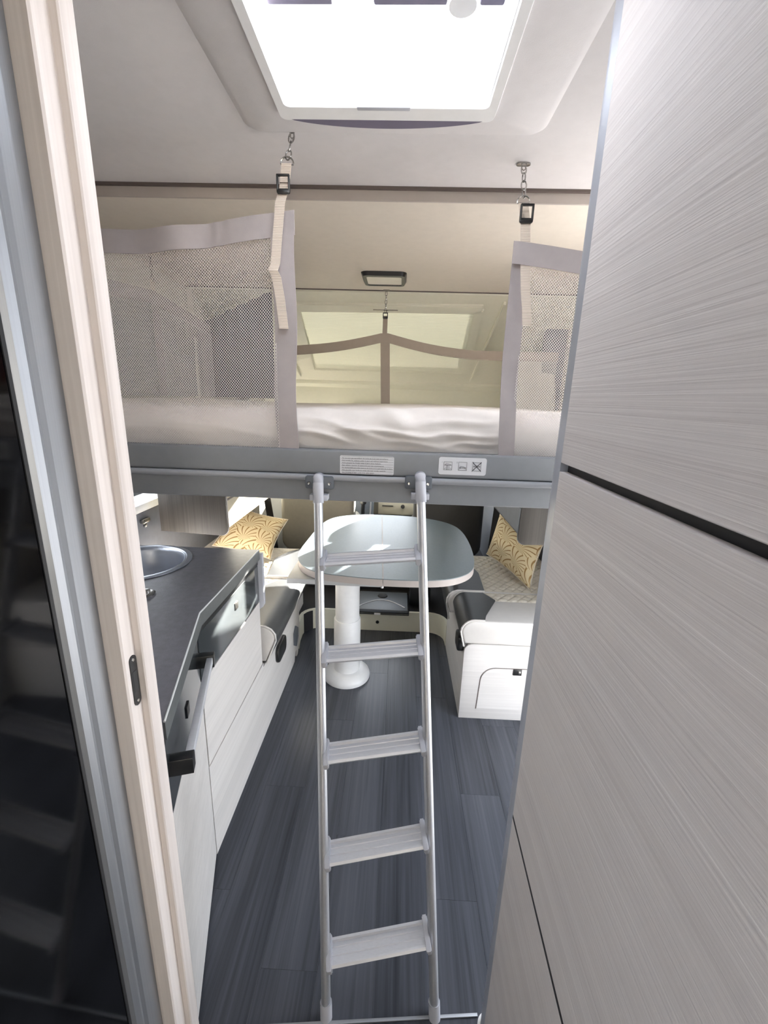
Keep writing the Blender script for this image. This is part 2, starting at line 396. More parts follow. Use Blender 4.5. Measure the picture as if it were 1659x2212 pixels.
def ring_plate(mb, ox0, ox1, oy0, oy1, ix0, ix1, iy0, iy1, zt, zb, ro, soft):
    outer = rrect(ox0, ox1, oy0, oy1, ro, 6); outs = rrect(ox0 + soft, ox1 - soft, oy0 + soft, oy1 - soft, max(ro - soft, .01), 6)
    inner = rrect(ix0, ix1, iy0, iy1, 0.012, 6)
    rows = [[(p[0], p[1], zt) for p in outer], [(p[0], p[1], zb) for p in outs], [(p[0], p[1], zb) for p in inner], [(p[0], p[1], zt) for p in inner]]
    V = [[mb.bm.verts.new(p) for p in r] for r in rows]; n = len(outer); fs = []
    for A, B in zip(V, V[1:]):
        for j in range(n): fs.append(mb.bm.faces.new((A[j], B[j], B[(j + 1) % n], A[(j + 1) % n])))
    bmesh.ops.recalc_face_normals(mb.bm, faces=fs)
ring_plate(sp, -0.356, 0.285, -0.1, 1.115, SX0 - .004, SX1 + .004, SY0 - .004, SY1 + .034, ZC, zs, 0.035, 0.016)
obj('surround_panel', sp, 'ceiling_skin', cl)

# ceiling over the bed: a step lower, with a dark seal and a band
cf = MB().box(XL, XR, 1.372, 2.39, ZB, ZB + 0.06)
cfo = struct('ceiling_front', cf, 'ceiling_front_skin', 'cream ceiling panel above the drop-down bed', 'ceiling')
obj('seal', MB().box(XL, XR, 1.357, 1.372, ZC - .007, ZC + .02), 'brown_gap', cfo, label='dark brown seal strip along the ceiling step')
obj('step_band', MB().box(XL, XR, 1.366, 1.3725, ZB - 0.002, ZC - .007), 'beige_band', cfo, label='beige band on the ceiling step')
obj('seal', MB().box(XL, XR, 2.388, 2.396, ZB - 0.004, ZB + .03), 'brown_gap', cfo)
obj('step_band', MB().box(XL, XR, 2.396, 2.408, ZB - 0.014, ZB + .03, bev=.004), 'cream_plastic', cfo)

# left wall with its window
def wall_with_holes(mb, x0, x1, ya, yb, za, zb, holes):
    ys = sorted({ya, yb} | {h[0] for h in holes} | {h[1] for h in holes}); zs_ = sorted({za, zb} | {h[2] for h in holes} | {h[3] for h in holes})
    for a, b_ in zip(ys, ys[1:]):
        for c, d in zip(zs_, zs_[1:]):
            if any(h[0] <= a and b_ <= h[1] and h[2] <= c and d <= h[3] for h in holes): continue
            mb.box(x0, x1, a, b_, c, d)
    return mb
LW = (1.25, 2.35, 1.00, 1.15)
struct('wall_left', wall_with_holes(MB(), XL - 0.04, XL, -2.2, 2.62, -0.05, 2.1, [LW, (-1.8, -.8, 1.05, 1.65)]), 'wall_cream', 'cream side wall on the kitchen side', 'wall')
wl = MB(); y0, y1, z0, z1 = LW
for a in ((y0 - .03, y1 + .03, z0 - .035, z0), (y0 - .03, y1 + .03, z1, z1 + .03), (y0 - .03, y0, z0, z1), (y1, y1 + .03, z0, z1)): wl.box(XL, XL + 0.018, *a, bev=.004)
wo = struct('window_1', wl, 'white_plastic', 'pale framed side window above the kitchen-side bench', 'window')
obj('pane', MB().box(XL - .03, XL - .026, y0, y1, z0, z1), 'clear_glass', wo)
obj('blind_rail', MB().box(XL + .002, XL + .02, y0 - .02, y1 + .02, z0 + .045, z0 + .06, bev=.003), 'mid_grey_plastic', wo)
pn = struct('wall_panel', MB().box(XL, XL + 0.012, 1.62, 2.6, 0.60, 0.962, bev=.004), 'wall_grey', 'dark grey upholstered panel below the side window', 'wall panel')
tag(obj('window_latch', MB().box(XL + .012, XL + .03, 1.755, 1.81, .915, .935, bev=.004).box(XL + .012, XL + .024, 1.775, 1.79, .895, .916, bev=.003), 'steel'), 'small metal latch on the grey panel below the side window', 'latch')
tag(obj('padded_panel', MB().box(XL + .001, XL + 0.02, 1.15, 2.4, 1.46, 1.86, bev=.008), 'upholstery_blue_grey'), 'blue-grey padded wall panel beside the bed, behind the wide net', 'wall panel')
br = thing('reading_lamp', 'black swivel reading lamp on the wall behind the wide net', 'lamp', (-1.0, 2.32, 1.72))
obj('base', MB().box(-1.11, -1.085, 2.20, 2.36, 1.66, 1.80, bev=.012), 'black_plastic', br)
obj('arm', MB().tube([(-1.09, 2.28, 1.76), (-1.07, 2.27, 1.80), (-1.04, 2.26, 1.80)], 0.012, 8), 'black_plastic', br)
obj('head', MB().lathe([(0.0, -0.03), (0.028, -0.03), (0.034, 0.03), (0.0, 0.034)], (-1.05, 2.255, 1.775), 16, 'Z'), 'black_plastic', br)

# right wall with the open entrance door
DR = (0.78, 1.62, 0.0, 1.93)
struct('wall_right', wall_with_holes(MB(), XR, XR + 0.04, -2.2, 2.62, -0.05, 2.1, [DR, (-1.8, -.8, 1.05, 1.65)]), 'wall_cream', 'cream side wall on the entrance side', 'wall')
dfm = MB()
for a in ((DR[0] - .0, DR[0] + .025, 0, DR[3]), (DR[1] - .025, DR[1], 0, DR[3]), (DR[0], DR[1], DR[3] - .025, DR[3])): dfm.box(XR - .012, XR + .05, *a, bev=.004)
struct('door_1', dfm, 'white_plastic', 'white frame of the open entrance doorway behind the tall cupboard', 'door')
tag(obj('fabric_panel', MB().box(XR - .02, XR, 1.7, 2.4, 1.50, 1.82, bev=.008), 'red_brown'), 'red-brown padded panel behind the narrow net', 'wall panel')
struct('wall_back', MB().box(XL, XR, -2.24, -2.2, -0.05, 2.1), 'wall_cream', 'cream wall at the rear end of the passage', 'wall')
struct('ground', MB().box(-14, 16, -14, 18, -0.62, -0.58), 'ground_asphalt', 'pale asphalt ground outside the vehicle', 'ground')

for nm, xa, xb, lb_ in (('added_window_5', XL - .03, XL - .026, 'unseen rear window on the kitchen side, added to light the near surfaces'), ('added_window_6', XR + .026, XR + .03, 'unseen rear window on the entrance side, added to light the near surfaces')):
    struct(nm, MB().box(xa, xb, -1.8, -.8, 1.05, 1.65), 'clear_glass', lb_, 'window')  # panes of unseen side openings, added so daylight reaches the near panels
struct('added_window_7', MB().box(RV[0], RV[1], RV[2], RV[3], ZC + .06, ZC + .064), 'clear_glass', 'unseen rear roof window, added to light the near surfaces', 'window')

# ---------------- cab: raised floor, kick panel, doors, windscreen, sloping over-cab shell
CZ = 0.135
struct('floor_cab', MB().prism([(-1.0, 2.36), (-0.60, 2.36), (-0.575, 2.44), (-0.50, 2.53), (0.28, 2.54), (0.345, 2.47), (0.36, 2.38), (0.85, 2.38), (0.85, 4.4), (-1.0, 4.4)], 'Z', -0.05, CZ - .004), 'carpet_dark', 'dark carpet on the raised cab floor', 'floor')
kp = [(-0.553, 2.27), (-0.566, 2.36), (-0.568, 2.43)] + [(-0.568 + .09 - .09 * math.cos(math.radians(a)), 2.43 + .09 * math.sin(math.radians(a))) for a in (18, 36, 54, 72, 90)] + [(0.235, 2.525)] + [(0.235 + .10 * math.sin(math.radians(a)), 2.425 + .10 * math.cos(math.radians(a))) for a in (18, 36, 54, 72, 90)] + [(0.336, 2.38)]
km = MB(); n = len(kp)
nrm = []
for i in range(n):
    t = Vector(kp[min(i + 1, n - 1)]) - Vector(kp[max(i - 1, 0)]); nrm.append(Vector((-t.y, t.x)).normalized())
ins = kp; outp = [tuple(Vector(p) + q * 0.018) for p, q in zip(kp, nrm)]
V = [[km.bm.verts.new((p[0], p[1], z)) for p in pts] for pts, z in ((ins, 0), (ins, .138), (outp, .138), (outp, 0))]
fs = [km.bm.faces.new((V[k][i], V[k][i + 1], V[(k + 1) % 4][i + 1], V[(k + 1) % 4][i])) for k in range(4) for i in range(n - 1)]
fs += [km.bm.faces.new([V[k][e] for k in range(4)]) for e in (0, n - 1)]
bmesh.ops.recalc_face_normals(km.bm, faces=fs)
kick = tag(obj('kick_panel', km, 'cream_plastic', ang=50), 'cream curved kick board at the foot of the cab step', 'kick board')
obj('socket', MB().lathe([(0, 0), (.011, 0), (.011, .006), (.006, .006), (0, .004)], (-0.095, 2.519, 0.062), 16, 'Y'), 'black_plastic', kick)
CX0, CX1 = -0.985, 0.80
cw = (2.85, 3.95, 0.88, 1.46); cwr = (3.54, 3.80, 0.88, 1.44)
def zw(y): return 1.43 - .42 * (y - 3.33)
def cab_side(x0, x1, win):
    mb = MB().box(x0, x1, 2.62, 4.46, -0.05, win[2]).box(x0, x1, 2.62, win[0], win[2], 1.56 if win[0] < 3.3 else 1.42)
    mb.prism([(win[1], win[2]), (win[1], zw(win[1])), (4.46, .955), (4.46, win[2])], 'X', x0, x1)
    mb.prism([(2.62, 1.40), (2.62, 1.56), (3.31, 1.56), (3.31, 1.44), (win[1], zw(win[1])), (win[1], zw(win[1]) - .03), (3.40, 1.37)], 'X', x0, x1)
    return mb
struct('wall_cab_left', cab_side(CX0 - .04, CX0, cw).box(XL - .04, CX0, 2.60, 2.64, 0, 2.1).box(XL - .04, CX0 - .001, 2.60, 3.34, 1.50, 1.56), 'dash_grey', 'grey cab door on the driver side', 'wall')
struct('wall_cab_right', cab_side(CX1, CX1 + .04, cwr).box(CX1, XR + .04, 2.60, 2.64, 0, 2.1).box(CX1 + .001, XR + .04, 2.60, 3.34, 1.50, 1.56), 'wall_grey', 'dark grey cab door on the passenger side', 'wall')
struct('window_2', MB().box(CX0 - .024, CX0 - .02, *cw), 'clear_glass', 'driver side cab door window glass', 'window')
struct('window_3', MB().box(CX1 + .02, CX1 + .024, *cwr), 'clear_glass', 'passenger side cab door window glass', 'window')
struct('window_4', MB().prism([(3.30, 1.405), (3.304, 1.405), (4.454, .95), (4.45, .95)], 'X', CX0 + .06, CX1 - .06), 'clear_glass', 'large raked windscreen glass of the cab', 'window')
ap = MB()
for xa in (CX0, CX1 - .06): ap.prism([(3.29, 1.44), (3.36, 1.42), (4.49, .95), (4.43, .95)], 'X', xa, xa + .06)
ap.box(CX0, CX1, 4.4, 4.46, 0, .95)
struct('wall_front', ap, 'wall_grey', 'dark windscreen pillars and bulkhead of the cab', 'wall')
# over-cab: sloping moulding with a blind
def SL(y): return 1.985 - 0.58 * (y - 2.42)
oc = MB()
BO = (-.56, .38, 2.515, 2.975)                       # roof-window opening behind the pleated blind
def slab(x0, x1, ya, yb): oc.prism([(ya, SL(ya)), (yb, SL(yb)), (yb, SL(yb) + .03), (ya, SL(ya) + .03)], 'X', x0, x1)
slab(XL, XR, 2.40, BO[2]); slab(XL, XR, BO[3], 3.30); slab(XL, BO[0], BO[2], BO[3]); slab(BO[1], XR, BO[2], BO[3])
oco = struct('ceiling_cab', oc, 'cream_plastic', 'cream sloping over-cab moulding behind the far net', 'ceiling')
def strip(mb, x0, ya, x1, yb, w, h=0.012):   # a proud bead lying on the slope between two plan points
    d = Vector((x1 - x0, yb - ya, 0)).normalized(); s_ = Vector((-d.y, d.x, 0)) * w / 2
    a, b_ = Vector((x0, ya, 0)), Vector((x1, yb, 0)); q = [a + s_, b_ + s_, b_ - s_, a - s_]
    lo = [mb.bm.verts.new((p.x, p.y, SL(p.y) + .003)) for p in q]; hi = [mb.bm.verts.new((p.x, p.y, SL(p.y) - h)) for p in q]
    f_ = [mb.bm.faces.new(lo), mb.bm.faces.new(hi[::-1])] + [mb.bm.faces.new((lo[i], lo[(i + 1) % 4], hi[(i + 1) % 4], hi[i])) for i in range(4)]
    bmesh.ops.recalc_face_normals(mb.bm, faces=f_); bmesh.ops.bevel(mb.bm, geom=[e for e in f_[1].edges], offset=.004, segments=2, affect='EDGES')
ocf = MB()
for a in ((-0.60, 2.49, .415, 2.475, .05), (-0.585, 2.50, -.60, 3.0, .05), (.40, 2.48, .415, 3.0, .05), (-.60, 3.0, .415, 3.0, .05)): strip(ocf, *a)
obj('blind_frame', ocf, 'cream_plastic', oco)
bl = MB(); bl.sheet(lambda u, v: (-.575 + .97 * u, 2.503 + .485 * v, SL(2.503 + .485 * v) - .003), 1, 30); obj('pleated_blind', bl, 'pleated_blind', oco)
ob = MB(); strip(ob, .52, 2.43, .47, 3.05, .012, .02); strip(ob, -.74, 2.43, -.69, 3.05, .012, .02); strip(ob, XL + .03, 3.12, XR - .03, 3.11, .03, .02)
obj('moulded_bead', ob, 'cream_plastic', oco)
obj('shelf_lip', MB().prism([(3.18, 1.372), (3.305, 1.372), (3.305, 1.50), (3.18, 1.56)], 'X', CX0, CX1), 'cream_plastic', oco)
obj('sun_blocker', MB().box(.08, .515, 3.285, 3.305, 1.19, 1.375, bev=.006), 'cream_plastic', oco)  # unseen board added under the header to cut off the drawer's sun patch
obj('console', MB().prism([(-.43, 1.385), (.20, 1.39), (.14, 1.425), (-.36, 1.42)], 'Y', 3.11, 3.18, bev=.006).box(-.27, .06, 3.112, 3.125, 1.387, 1.412, bev=.003), 'cream_plastic', oco)
ocs = MB()
for xa, sg in ((XL, 1), (XR, -1)): ocs.prism([(2.40, 1.40), (2.40, 2.0), (3.45, 1.42)], 'X', xa, xa + sg * .03)
ocs.prism([(2.55, 1.38), (2.62, 1.75), (2.85, 1.72), (3.0, 1.38)], 'X', 0.665, 0.90, bev=.04, seg=4)
obj('side_moulding', ocs, 'wall_cream', oco)
# dashboard
da = thing('dashboard', 'pale grey dashboard with centre console seen between the cab seats', 'dashboard', (-.1, 3.95, CZ))
obj('body', MB().box(CX0 + .01, CX1 - .01, 3.90, 4.38, .40, .90, bev=.04, seg=3), 'dash_grey', da)
obj('glove_box', MB().box(-.17, .18, 3.85, 3.91, .43, .60, bev=.01), 'dash_grey', da)
obj('trim_line', MB().box(-.19, .20, 3.842, 3.852, .585, .595, bev=.003), 'black_plastic', da)
obj('radio_slot', MB().box(-.13, -.03, 3.844, 3.851, .512, .520), 'black_plastic', da)
obj('knob', MB().lathe([(0, 0), (.018, 0), (.018, -.02), (0, -.02)], (.06, 3.85, .517), 20, 'Y'), 'steel', da)
obj('centre_console', MB().box(-.44, -.21, 3.76, 3.90, CZ, .66, bev=.02), 'mid_grey_plastic', da)
obj('gear_lever', MB().tube([(-.30, 3.76, .40), (-.30, 3.72, .50), (-.295, 3.70, .58)], .018, 10).box(-.325, -.265, 3.675, 3.72, .56, .62, bev=.015), 'steel', da)
obj('console_rail', MB().tube([(-.38, 3.755, .25), (-.39, 3.75, .62)], .009, 8).tube([(-.24, 3.755, .25), (-.23, 3.75, .62)], .009, 8), 'aluminium', da)
# cab seats
def cab_seat(name, label, x0, x1, mat, y=3.05):
    t = thing(name, label, 'seat', ((x0 + x1) / 2, y + .2, CZ), group='cab seats')
    w = x1 - x0
    prof = rrect(x0, x1, .33, 1.02, .09, 6)
    obj('backrest', MB().prism(prof, 'Y', y, y + .15, bev=.035, seg=4), mat, t)
    obj('headrest', MB().box(x0 + w * .28, x1 - w * .28, y + .04, y + .14, 1.03, 1.13, bev=.035, seg=4), mat, t)
    obj('seat', MB().box(x0, x1, y + .14, y + .60, .38, .52, bev=.05, seg=4), mat, t)
    obj('pedestal', MB().box(x0 + .06, x1 - .06, y + .06, y + .52, CZ, .38, bev=.01), 'black_plastic', t)
    return t
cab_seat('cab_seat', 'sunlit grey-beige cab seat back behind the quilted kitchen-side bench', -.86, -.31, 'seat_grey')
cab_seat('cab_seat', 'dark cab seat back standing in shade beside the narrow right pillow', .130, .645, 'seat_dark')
def belt(label, pts, buckle, tongue, w, loc):
    t = thing('seat_belt', label, 'seat belt', loc, group='seat belts')
    def f(u, v):
        k = u * (len(pts) - 1); i = min(int(k), len(pts) - 2); p = Vector(pts[i]).lerp(Vector(pts[i + 1]), k - i); return p + Vector((w * (v - .5), 0, 0))
    obj('webbing', MB().sheet(f, 12, 2, .003), 'black_plastic', t)
    xw = CX0 if pts[0][0] < 0 else CX1
    obj('anchor', MB().box(pts[0][0], xw, pts[0][1] - .015, pts[0][1] + .015, pts[0][2] - .02, pts[0][2] + .02, bev=.006), 'black_plastic', t)
    obj('buckle', MB().box(*buckle, bev=.006), 'black_plastic', t)
    obj('tongue', MB().box(*tongue, bev=.002), 'steel', t)
belt('black seat belt hanging beside the sunlit cab seat', [(-.87, 2.70, 1.1), (-.85, 2.70, .85), (-.82, 2.70, .62), (-.80, 2.70, .40)], (-.845, -.80, 2.685, 2.71, .40, .58), (-.84, -.812, 2.676, 2.686, .585, .62), .045, (-.83, 2.7, CZ))
belt('black seat belt beside the dark cab seat', [(.66, 2.70, 1.1), (.66, 2.70, .8), (.65, 2.70, .6), (.64, 2.70, .40)], (.615, .665, 2.685, 2.71, .40, .56), (.63, .655, 2.676, 2.686, .565, .60), .06, (.65, 2.7, CZ))
tr = thing('storage_tray', 'grey plastic lidded tray on the cab step under the table', 'tray', (-.06, 2.6, CZ))
obj('lid', MB().box(-.23, .10, 2.485, 2.75, .150, .172, bev=.005), 'mid_grey_plastic', tr)
obj('body', MB().box(-.235, .108, 2.475, 2.755, CZ + .004, .152, bev=.004), 'black_plastic', tr)
obj('ridge', MB().tube([(-.22 + .30 * u, 2.52 + .10 * math.sin(math.pi * u), .173) for u in [i / 16 for i in range(17)]], .004, 8), 'grey_plastic', tr)
obj('grip', MB().lathe([(0, 0), (.035, 0), (.03, .008), (.018, .004), (0, .004)], (-.07, 2.68, .170), 24), 'dark_gap', tr)
obj('tag', MB().box(-.115, -.075, 2.472, 2.477, .140, .152), 'paper_label', tr)
tag(obj('blower_box', MB().box(.11, .25, 2.62, 2.78, CZ, .30, bev=.02), 'black_plastic'), 'black box standing beside the grey storage tray', 'box')
tag(obj('seat_plinth', MB().box(-.62, .20, 2.86, 2.90, CZ, .36), 'carpet_dark'), 'dark carpeted board behind the storage tray under the table', 'board')

# ================================================================== DOORWAY: left post, dark door, tall cupboard on the right
dp = thing('door_post', 'light ash doorway post with stepped profile and black strike plate', 'door post', (-.43, .61, 0), kind='structure')
obj('post', MB().prism([(-0.415, 0.645), (-0.415, 0.619), (-0.417, 0.617), (-0.4268, 0.617), (-0.4275, 0.6155), (-0.4275, 0.589), (-0.430, 0.586), (-0.452, 0.586), (-0.50, 0.586), (-0.50, 0.645)], 'Z', 0, ZC - .001), 'ash_jamb', dp, ang=20)
sk = obj('strike_plate', MB().prism([(.606 + (p[0]), 1.010 + p[1]) for p in rrect(-.0085, .0085, -.047, .047, .0084, 6)], 'X', -.4276, -.4258), 'black_plastic', dp, label='black strike plate with two screws')
obj('slot', MB().box(-.4262, -.4255, .6005, .6115, .990, 1.028), 'dark_gap', sk)
for zz in (1.049, .971): obj('screw', MB().lathe([(0, 0), (.003, 0), (.0025, .0008), (0, .0008)], (-.4258, .606, zz), 12, 'X'), 'steel', sk)
md = thing('mirror_door', 'near-black glass door in an aluminium profile at the photo edge', 'door', (-.46, .2, 0), kind='thing')
obj('glass_panel', MB().box(-.475, -.462, -.25, .514, .01, ZC - .005), 'dark_glass', md)
pm = MB().prism([(-.50, .514), (-.462, .514), (-.455, .519), (-.452, .530), (-.4535, .536), (-.450, .542), (-.450, .560), (-.456, .563), (-.456, .5855), (-.50, .5855)], 'Z', .0, ZC - .002)
obj('edge_profile', pm, 'aluminium_dark', md, ang=20)
obj('seal', MB().box(-.468, -.4605, .509, .5145, .0, ZC - .004), 'dark_gap', md)

wd = thing('tall_cupboard', 'tall ash-laminate cupboard side with a black grip groove', 'cupboard', (.6, .1, 0))
obj('panel', MB().box(.25, .272, -.20, .665, 1.392, ZC - .001, bev=.0012, seg=1), 'ash_panel', wd)
def slant(mb, x0, x1, zs_):   # panel whose lower and upper edges may run out of level: zs_ = (z at far low, far high, near low, near high)
    yf, yn = .665, -.20
    vs = [mb.bm.verts.new(p) for p in ((x0, yf, zs_[0]), (x0, yf, zs_[1]), (x0, yn, zs_[3]), (x0, yn, zs_[2]), (x1, yf, zs_[0]), (x1, yf, zs_[1]), (x1, yn, zs_[3]), (x1, yn, zs_[2]))]
    f_ = [mb.bm.faces.new([vs[i] for i in q]) for q in ((0, 1, 2, 3), (7, 6, 5, 4), (0, 4, 5, 1), (1, 5, 6, 2), (2, 6, 7, 3), (3, 7, 4, 0))]
    bmesh.ops.recalc_face_normals(mb.bm, faces=f_); return mb
obj('panel', slant(MB(), .25, .272, (.7045, 1.3785, .6215, 1.3785)), 'ash_panel', wd)
obj('panel', slant(MB(), .25, .272, (.012, .6945, .012, .6105)), 'ash_panel', wd)
obj('shadow_gap', slant(MB(), .2502, .271, (.6946, .7044, .6106, .6214)), 'dark_gap', wd, label='thin black gap between the lower panels')
obj('grip_groove', MB().box(.262, .275, -.20, .665, 1.3785, 1.392), 'dark_gap', wd, label='black horizontal grip groove')
obj('carcass', MB().box(.272, XR, -.20, .66, .0, ZC - .001), 'dark_gap', wd)
obj('edge_trim', MB().prism([(.250, .664)] + arc(.268, .683, .0195, 190, 70, 10) + [(.30, .702), (.30, .664)], 'Z', 0.0, ZC - .001), 'trim_grey', wd, ang=25, label='rounded silver edge trim')
obj('foot_cap', MB().prism([(.244, .650)] + arc(.268, .683, .026, 190, 70, 10) + [(.30, .712), (.30, .650)], 'Z', 0.0, .035), 'white_plastic', wd)

# ================================================================== KITCHEN
XF = -.55
kc = thing('kitchen_cabinet', 'white kitchen cabinet with dark drawer fronts under the slate worktop', 'kitchen cabinet', (-.8, 1.2, 0))
A0, A1 = Vector((-.55, 1.06)), Vector((-.432, .672))          # the angled near face
ad = (A1 - A0).normalized(); an = Vector((-ad.y, ad.x)) * -1
if an.x < 0: an = -an
obj('body', MB().prism([(XL + .002, .665), (-.462, .665), (-.575, 1.05), (-.575, 1.598), (XL + .002, 1.598)], 'Z', .0, .735), 'white_laminate', kc)
def apanel(mb, a, b_, z0, z1, t0=0.0, t1=.02, bev=.0015):
    """flat front on the angled face between distances a and b_ from the bend"""
    p = [A0 + ad * a + an * t0 - an * .02, A0 + ad * b_ + an * t0 - an * .02, A0 + ad * b_ + an * (t1 - .02), A0 + ad * a + an * (t1 - .02)]
    return mb.prism([tuple(q) for q in p], 'Z', z0, z1, bev=bev, seg=1)
LA = (A1 - A0).length
obj('door', MB().box(XF - .018, XF, 1.066, 1.595, .358, .651, bev=.0015, seg=1), 'white_laminate', kc)
d1 = obj('drawer', MB().box(XF - .018, XF, 1.066, 1.595, .657, .812, bev=.0015, seg=1), 'gloss_black_front', kc, label='dark glossy drawer front')
obj('lock_button', MB().box(XF - .001, XF + .003, 1.338, 1.366, .745, .773, bev=.002), 'steel', d1)
obj('grip_rail', MB().box(XF - .03, XF + .001, 1.06, 1.595, .814, .836, bev=.002), 'black_plastic', kc)
obj('door', apanel(MB(), .004, LA, .012, .640), 'white_laminate', kc)
d2 = obj('drawer', apanel(MB(), .004, LA, .646, .812), 'gloss_black_front', kc, label='dark glossy angled drawer front')
obj('grip_rail', apanel(MB(), .0, LA, .814, .836, -.01, .021), 'black_plastic', kc)
obj('lock_button', MB().prism([tuple(A0 + ad * q + an * w_) for q, w_ in ((.185, -.001), (.213, -.001), (.213, .003), (.185, .003))], 'Z', .715, .745), 'black_plastic', d2)
hb = [A0 + ad * .03, A0 + ad * .395]
def hbar(t0, t1, z0, z1, a=.03, b_=.395):
    return MB().prism([tuple(A0 + ad * a + an * t0), tuple(A0 + ad * b_ + an * t0), tuple(A0 + ad * b_ + an * t1), tuple(A0 + ad * a + an * t1)], 'Z', z0, z1, bev=.002)
h_ = obj('handle', hbar(.026, .042, .742, .762), 'aluminium_x', d2, label='aluminium bar handle with black end caps')
for a in (.012, .375): obj('end_cap', hbar(-.002, .045, .730, .768, a, a + .024), 'black_plastic', d2)
obj('vent', MB().prism([tuple(A0 + ad * q + an * w_) for q, w_ in ((.02, -.001), (.05, -.001), (.05, .0015), (.02, .0015))], 'Z', .585, .60), 'black_plastic', kc)
# the end board
obj('end_board', MB().prism([(-1.0, .36), (-.60, .36), (-.57, .60)] + arc(-.555, .640, .022, -60, 0, 4) + [(-.533, .860), (-1.0, .860)], 'Y', 1.600, 1.622, bev=.002), 'grey_plastic', kc, label='grey rounded end board')
wt = thing('worktop', 'slate-grey kitchen worktop with a pale edge', 'worktop', (-.8, 1.2, .836))
wp = [(XL + .002, .662), (-.424, .662), (-.545, 1.075), (-.545, 1.598), (XL + .002, 1.598)]
# worktop with a round hole for the sink
SC, SR = (-.925, 1.42), .158
wm = MB()
hole = [(SC[0] + SR * math.cos(2 * math.pi * i / 48), SC[1] + SR * math.sin(2 * math.pi * i / 48)) for i in range(48)]
def edge_loop(pts, z): 
    vs = [wm.bm.verts.new((p[0], p[1], z)) for p in pts]; return vs, [wm.bm.edges.new((vs[i], vs[(i + 1) % len(vs)])) for i in range(len(vs))]
vo, eo = edge_loop(wp, .8785); vh, eh = edge_loop(hole, .8785)
r_ = bmesh.ops.triangle_fill(wm.bm, edges=eo + eh, use_beauty=True, use_dissolve=False)
ex = bmesh.ops.extrude_face_region(wm.bm, geom=[g for g in r_['geom'] if isinstance(g, bmesh.types.BMFace)])
for v in [g for g in ex['geom'] if isinstance(g, bmesh.types.BMVert)]: v.co.z = .838
bmesh.ops.recalc_face_normals(wm.bm, faces=wm.bm.faces[:])
obj('slab', wm, 'slate_top', wt)
ed = MB(); e_ = [(-.424, .662), (-.545, 1.075), (-.545, 1.598)]
ed.prism([(-.424, .662), (-.545, 1.075), (-.545, 1.598), (-.541, 1.598), (-.541, 1.076), (-.420, .662)], 'Z', .838, .8765)
obj('edge_band', ed, 'slate_edge', wt)
obj('edge_line', MB().tube([(-.4215, .663, .878), (-.5435, 1.0755, .878), (-.5435, 1.599, .878)], .0022, 6), 'edge_light', wt)
sk = thing('sink', 'round stainless steel sink set into the slate worktop', 'sink', (SC[0], SC[1], .88))
n_ = 48
sm = MB()
prof = [(.178, .8795), (.178, .8825), (.172, .8845), (.160, .8840), (.157, .881), (.154, .8815), (.151, .879), (.146, .868), (.140, .80), (.125, .765), (.09, .755), (.02, .752), (.0005, .752)]
rings = [[sm.bm.verts.new((SC[0] + r * math.cos(2 * math.pi * j / n_), SC[1] + r * math.sin(2 * math.pi * j / n_), z)) for j in range(n_)] for r, z in prof]
for A, B in zip(rings, rings[1:]):
    for j in range(n_): sm.bm.faces.new((A[j], A[(j + 1) % n_], B[(j + 1) % n_], B[j]))
bmesh.ops.recalc_face_normals(sm.bm, faces=sm.bm.faces[:])
obj('bowl', sm, 'sink_steel', sk, ang=40)
obj('drain', MB().lathe([(0, 0), (.03, 0), (.028, .004), (.01, .003), (0, .003)], (SC[0], SC[1], .753), 24), 'steel', sk)
kn = thing('waste_knob', 'small round metal knob on the slate worktop near the sink', 'knob', (-.755, 1.175, .879))
obj('base', MB().lathe([(0, 0), (.026, 0), (.026, .004), (.02, .006), (0, .006)], (-.755, 1.175, .8785), 28), 'steel', kn)
obj('button', MB().lathe([(0, .006), (.013, .006), (.012, .014), (.005, .016), (0, .016)], (-.755, 1.175, .8785), 24), 'steel', kn)

# ================================================================== BENCHES AND CUSHIONS
lb = thing('storage_bench', 'long white bench base running on below the kitchen cabinet', 'bench', (-.8, 1.8, 0))
obj('front_panel', MB().prism([(1.062, .0), (2.14, .0), (2.15, .03), (2.165, .05), (2.18, .05), (2.19, .03), (2.19, .002), (2.22, .002), (2.27, .08), (2.27, .335), (1.605, .335), (1.605, .353), (1.062, .353)], 'X', XF - .018, XF), 'white_laminate', lb)
obj('carcass', MB().box(XL + .012, XF - .05, 1.61, 2.60, .0, .335), 'white_laminate', lb)
obj('vent_grip', MB().prism(rrect(1.78, 1.93, .222, .315, .035), 'X', XF - .004, XF + .016, bev=.006), 'black_plastic', lb, label='black rounded grip')
obj('vent_grip', MB().prism([(2.125, .185), (2.165, .215), (2.205, .185), (2.205, .125), (2.165, .085), (2.125, .115)], 'X', XF - .004, XF + .010, bev=.003), 'mid_grey_plastic', lb, label='dark angular socket cover')
rb = thing('storage_bench', 'white bench base with an arched cupboard door beside the tall cupboard', 'bench', (.65, 2.1, 0))
XB, YB = .338, 1.756
obj('side_panel', MB().box(XB, XB + .018, YB + .018, 2.375, 0, .39, bev=.002), 'white_laminate', rb)
fp = [(XB, 0), (XR - .012, 0), (XR - .012, .402), (XB + .05, .402)] + arc(XB + .04, .362, .040, 90, 180, 5)
obj('front_panel', MB().prism(fp, 'Y', YB, YB + .018, bev=.0015), 'white_laminate_x', rb)
obj('carcass', MB().box(XB + .045, XR - .012, YB + .018, 2.36, 0, .388), 'white_laminate', rb)
dpoly = [(.90, .056), (.416, .056), (.424, .22)] + arc(.492, .214, .068, 175, 90, 8) + [(.90, .285)]
obj('door_gap', MB().tube([(p[0], YB - .0005, p[1]) for p in dpoly[1:]], .0016, 6), 'brown_gap', rb)
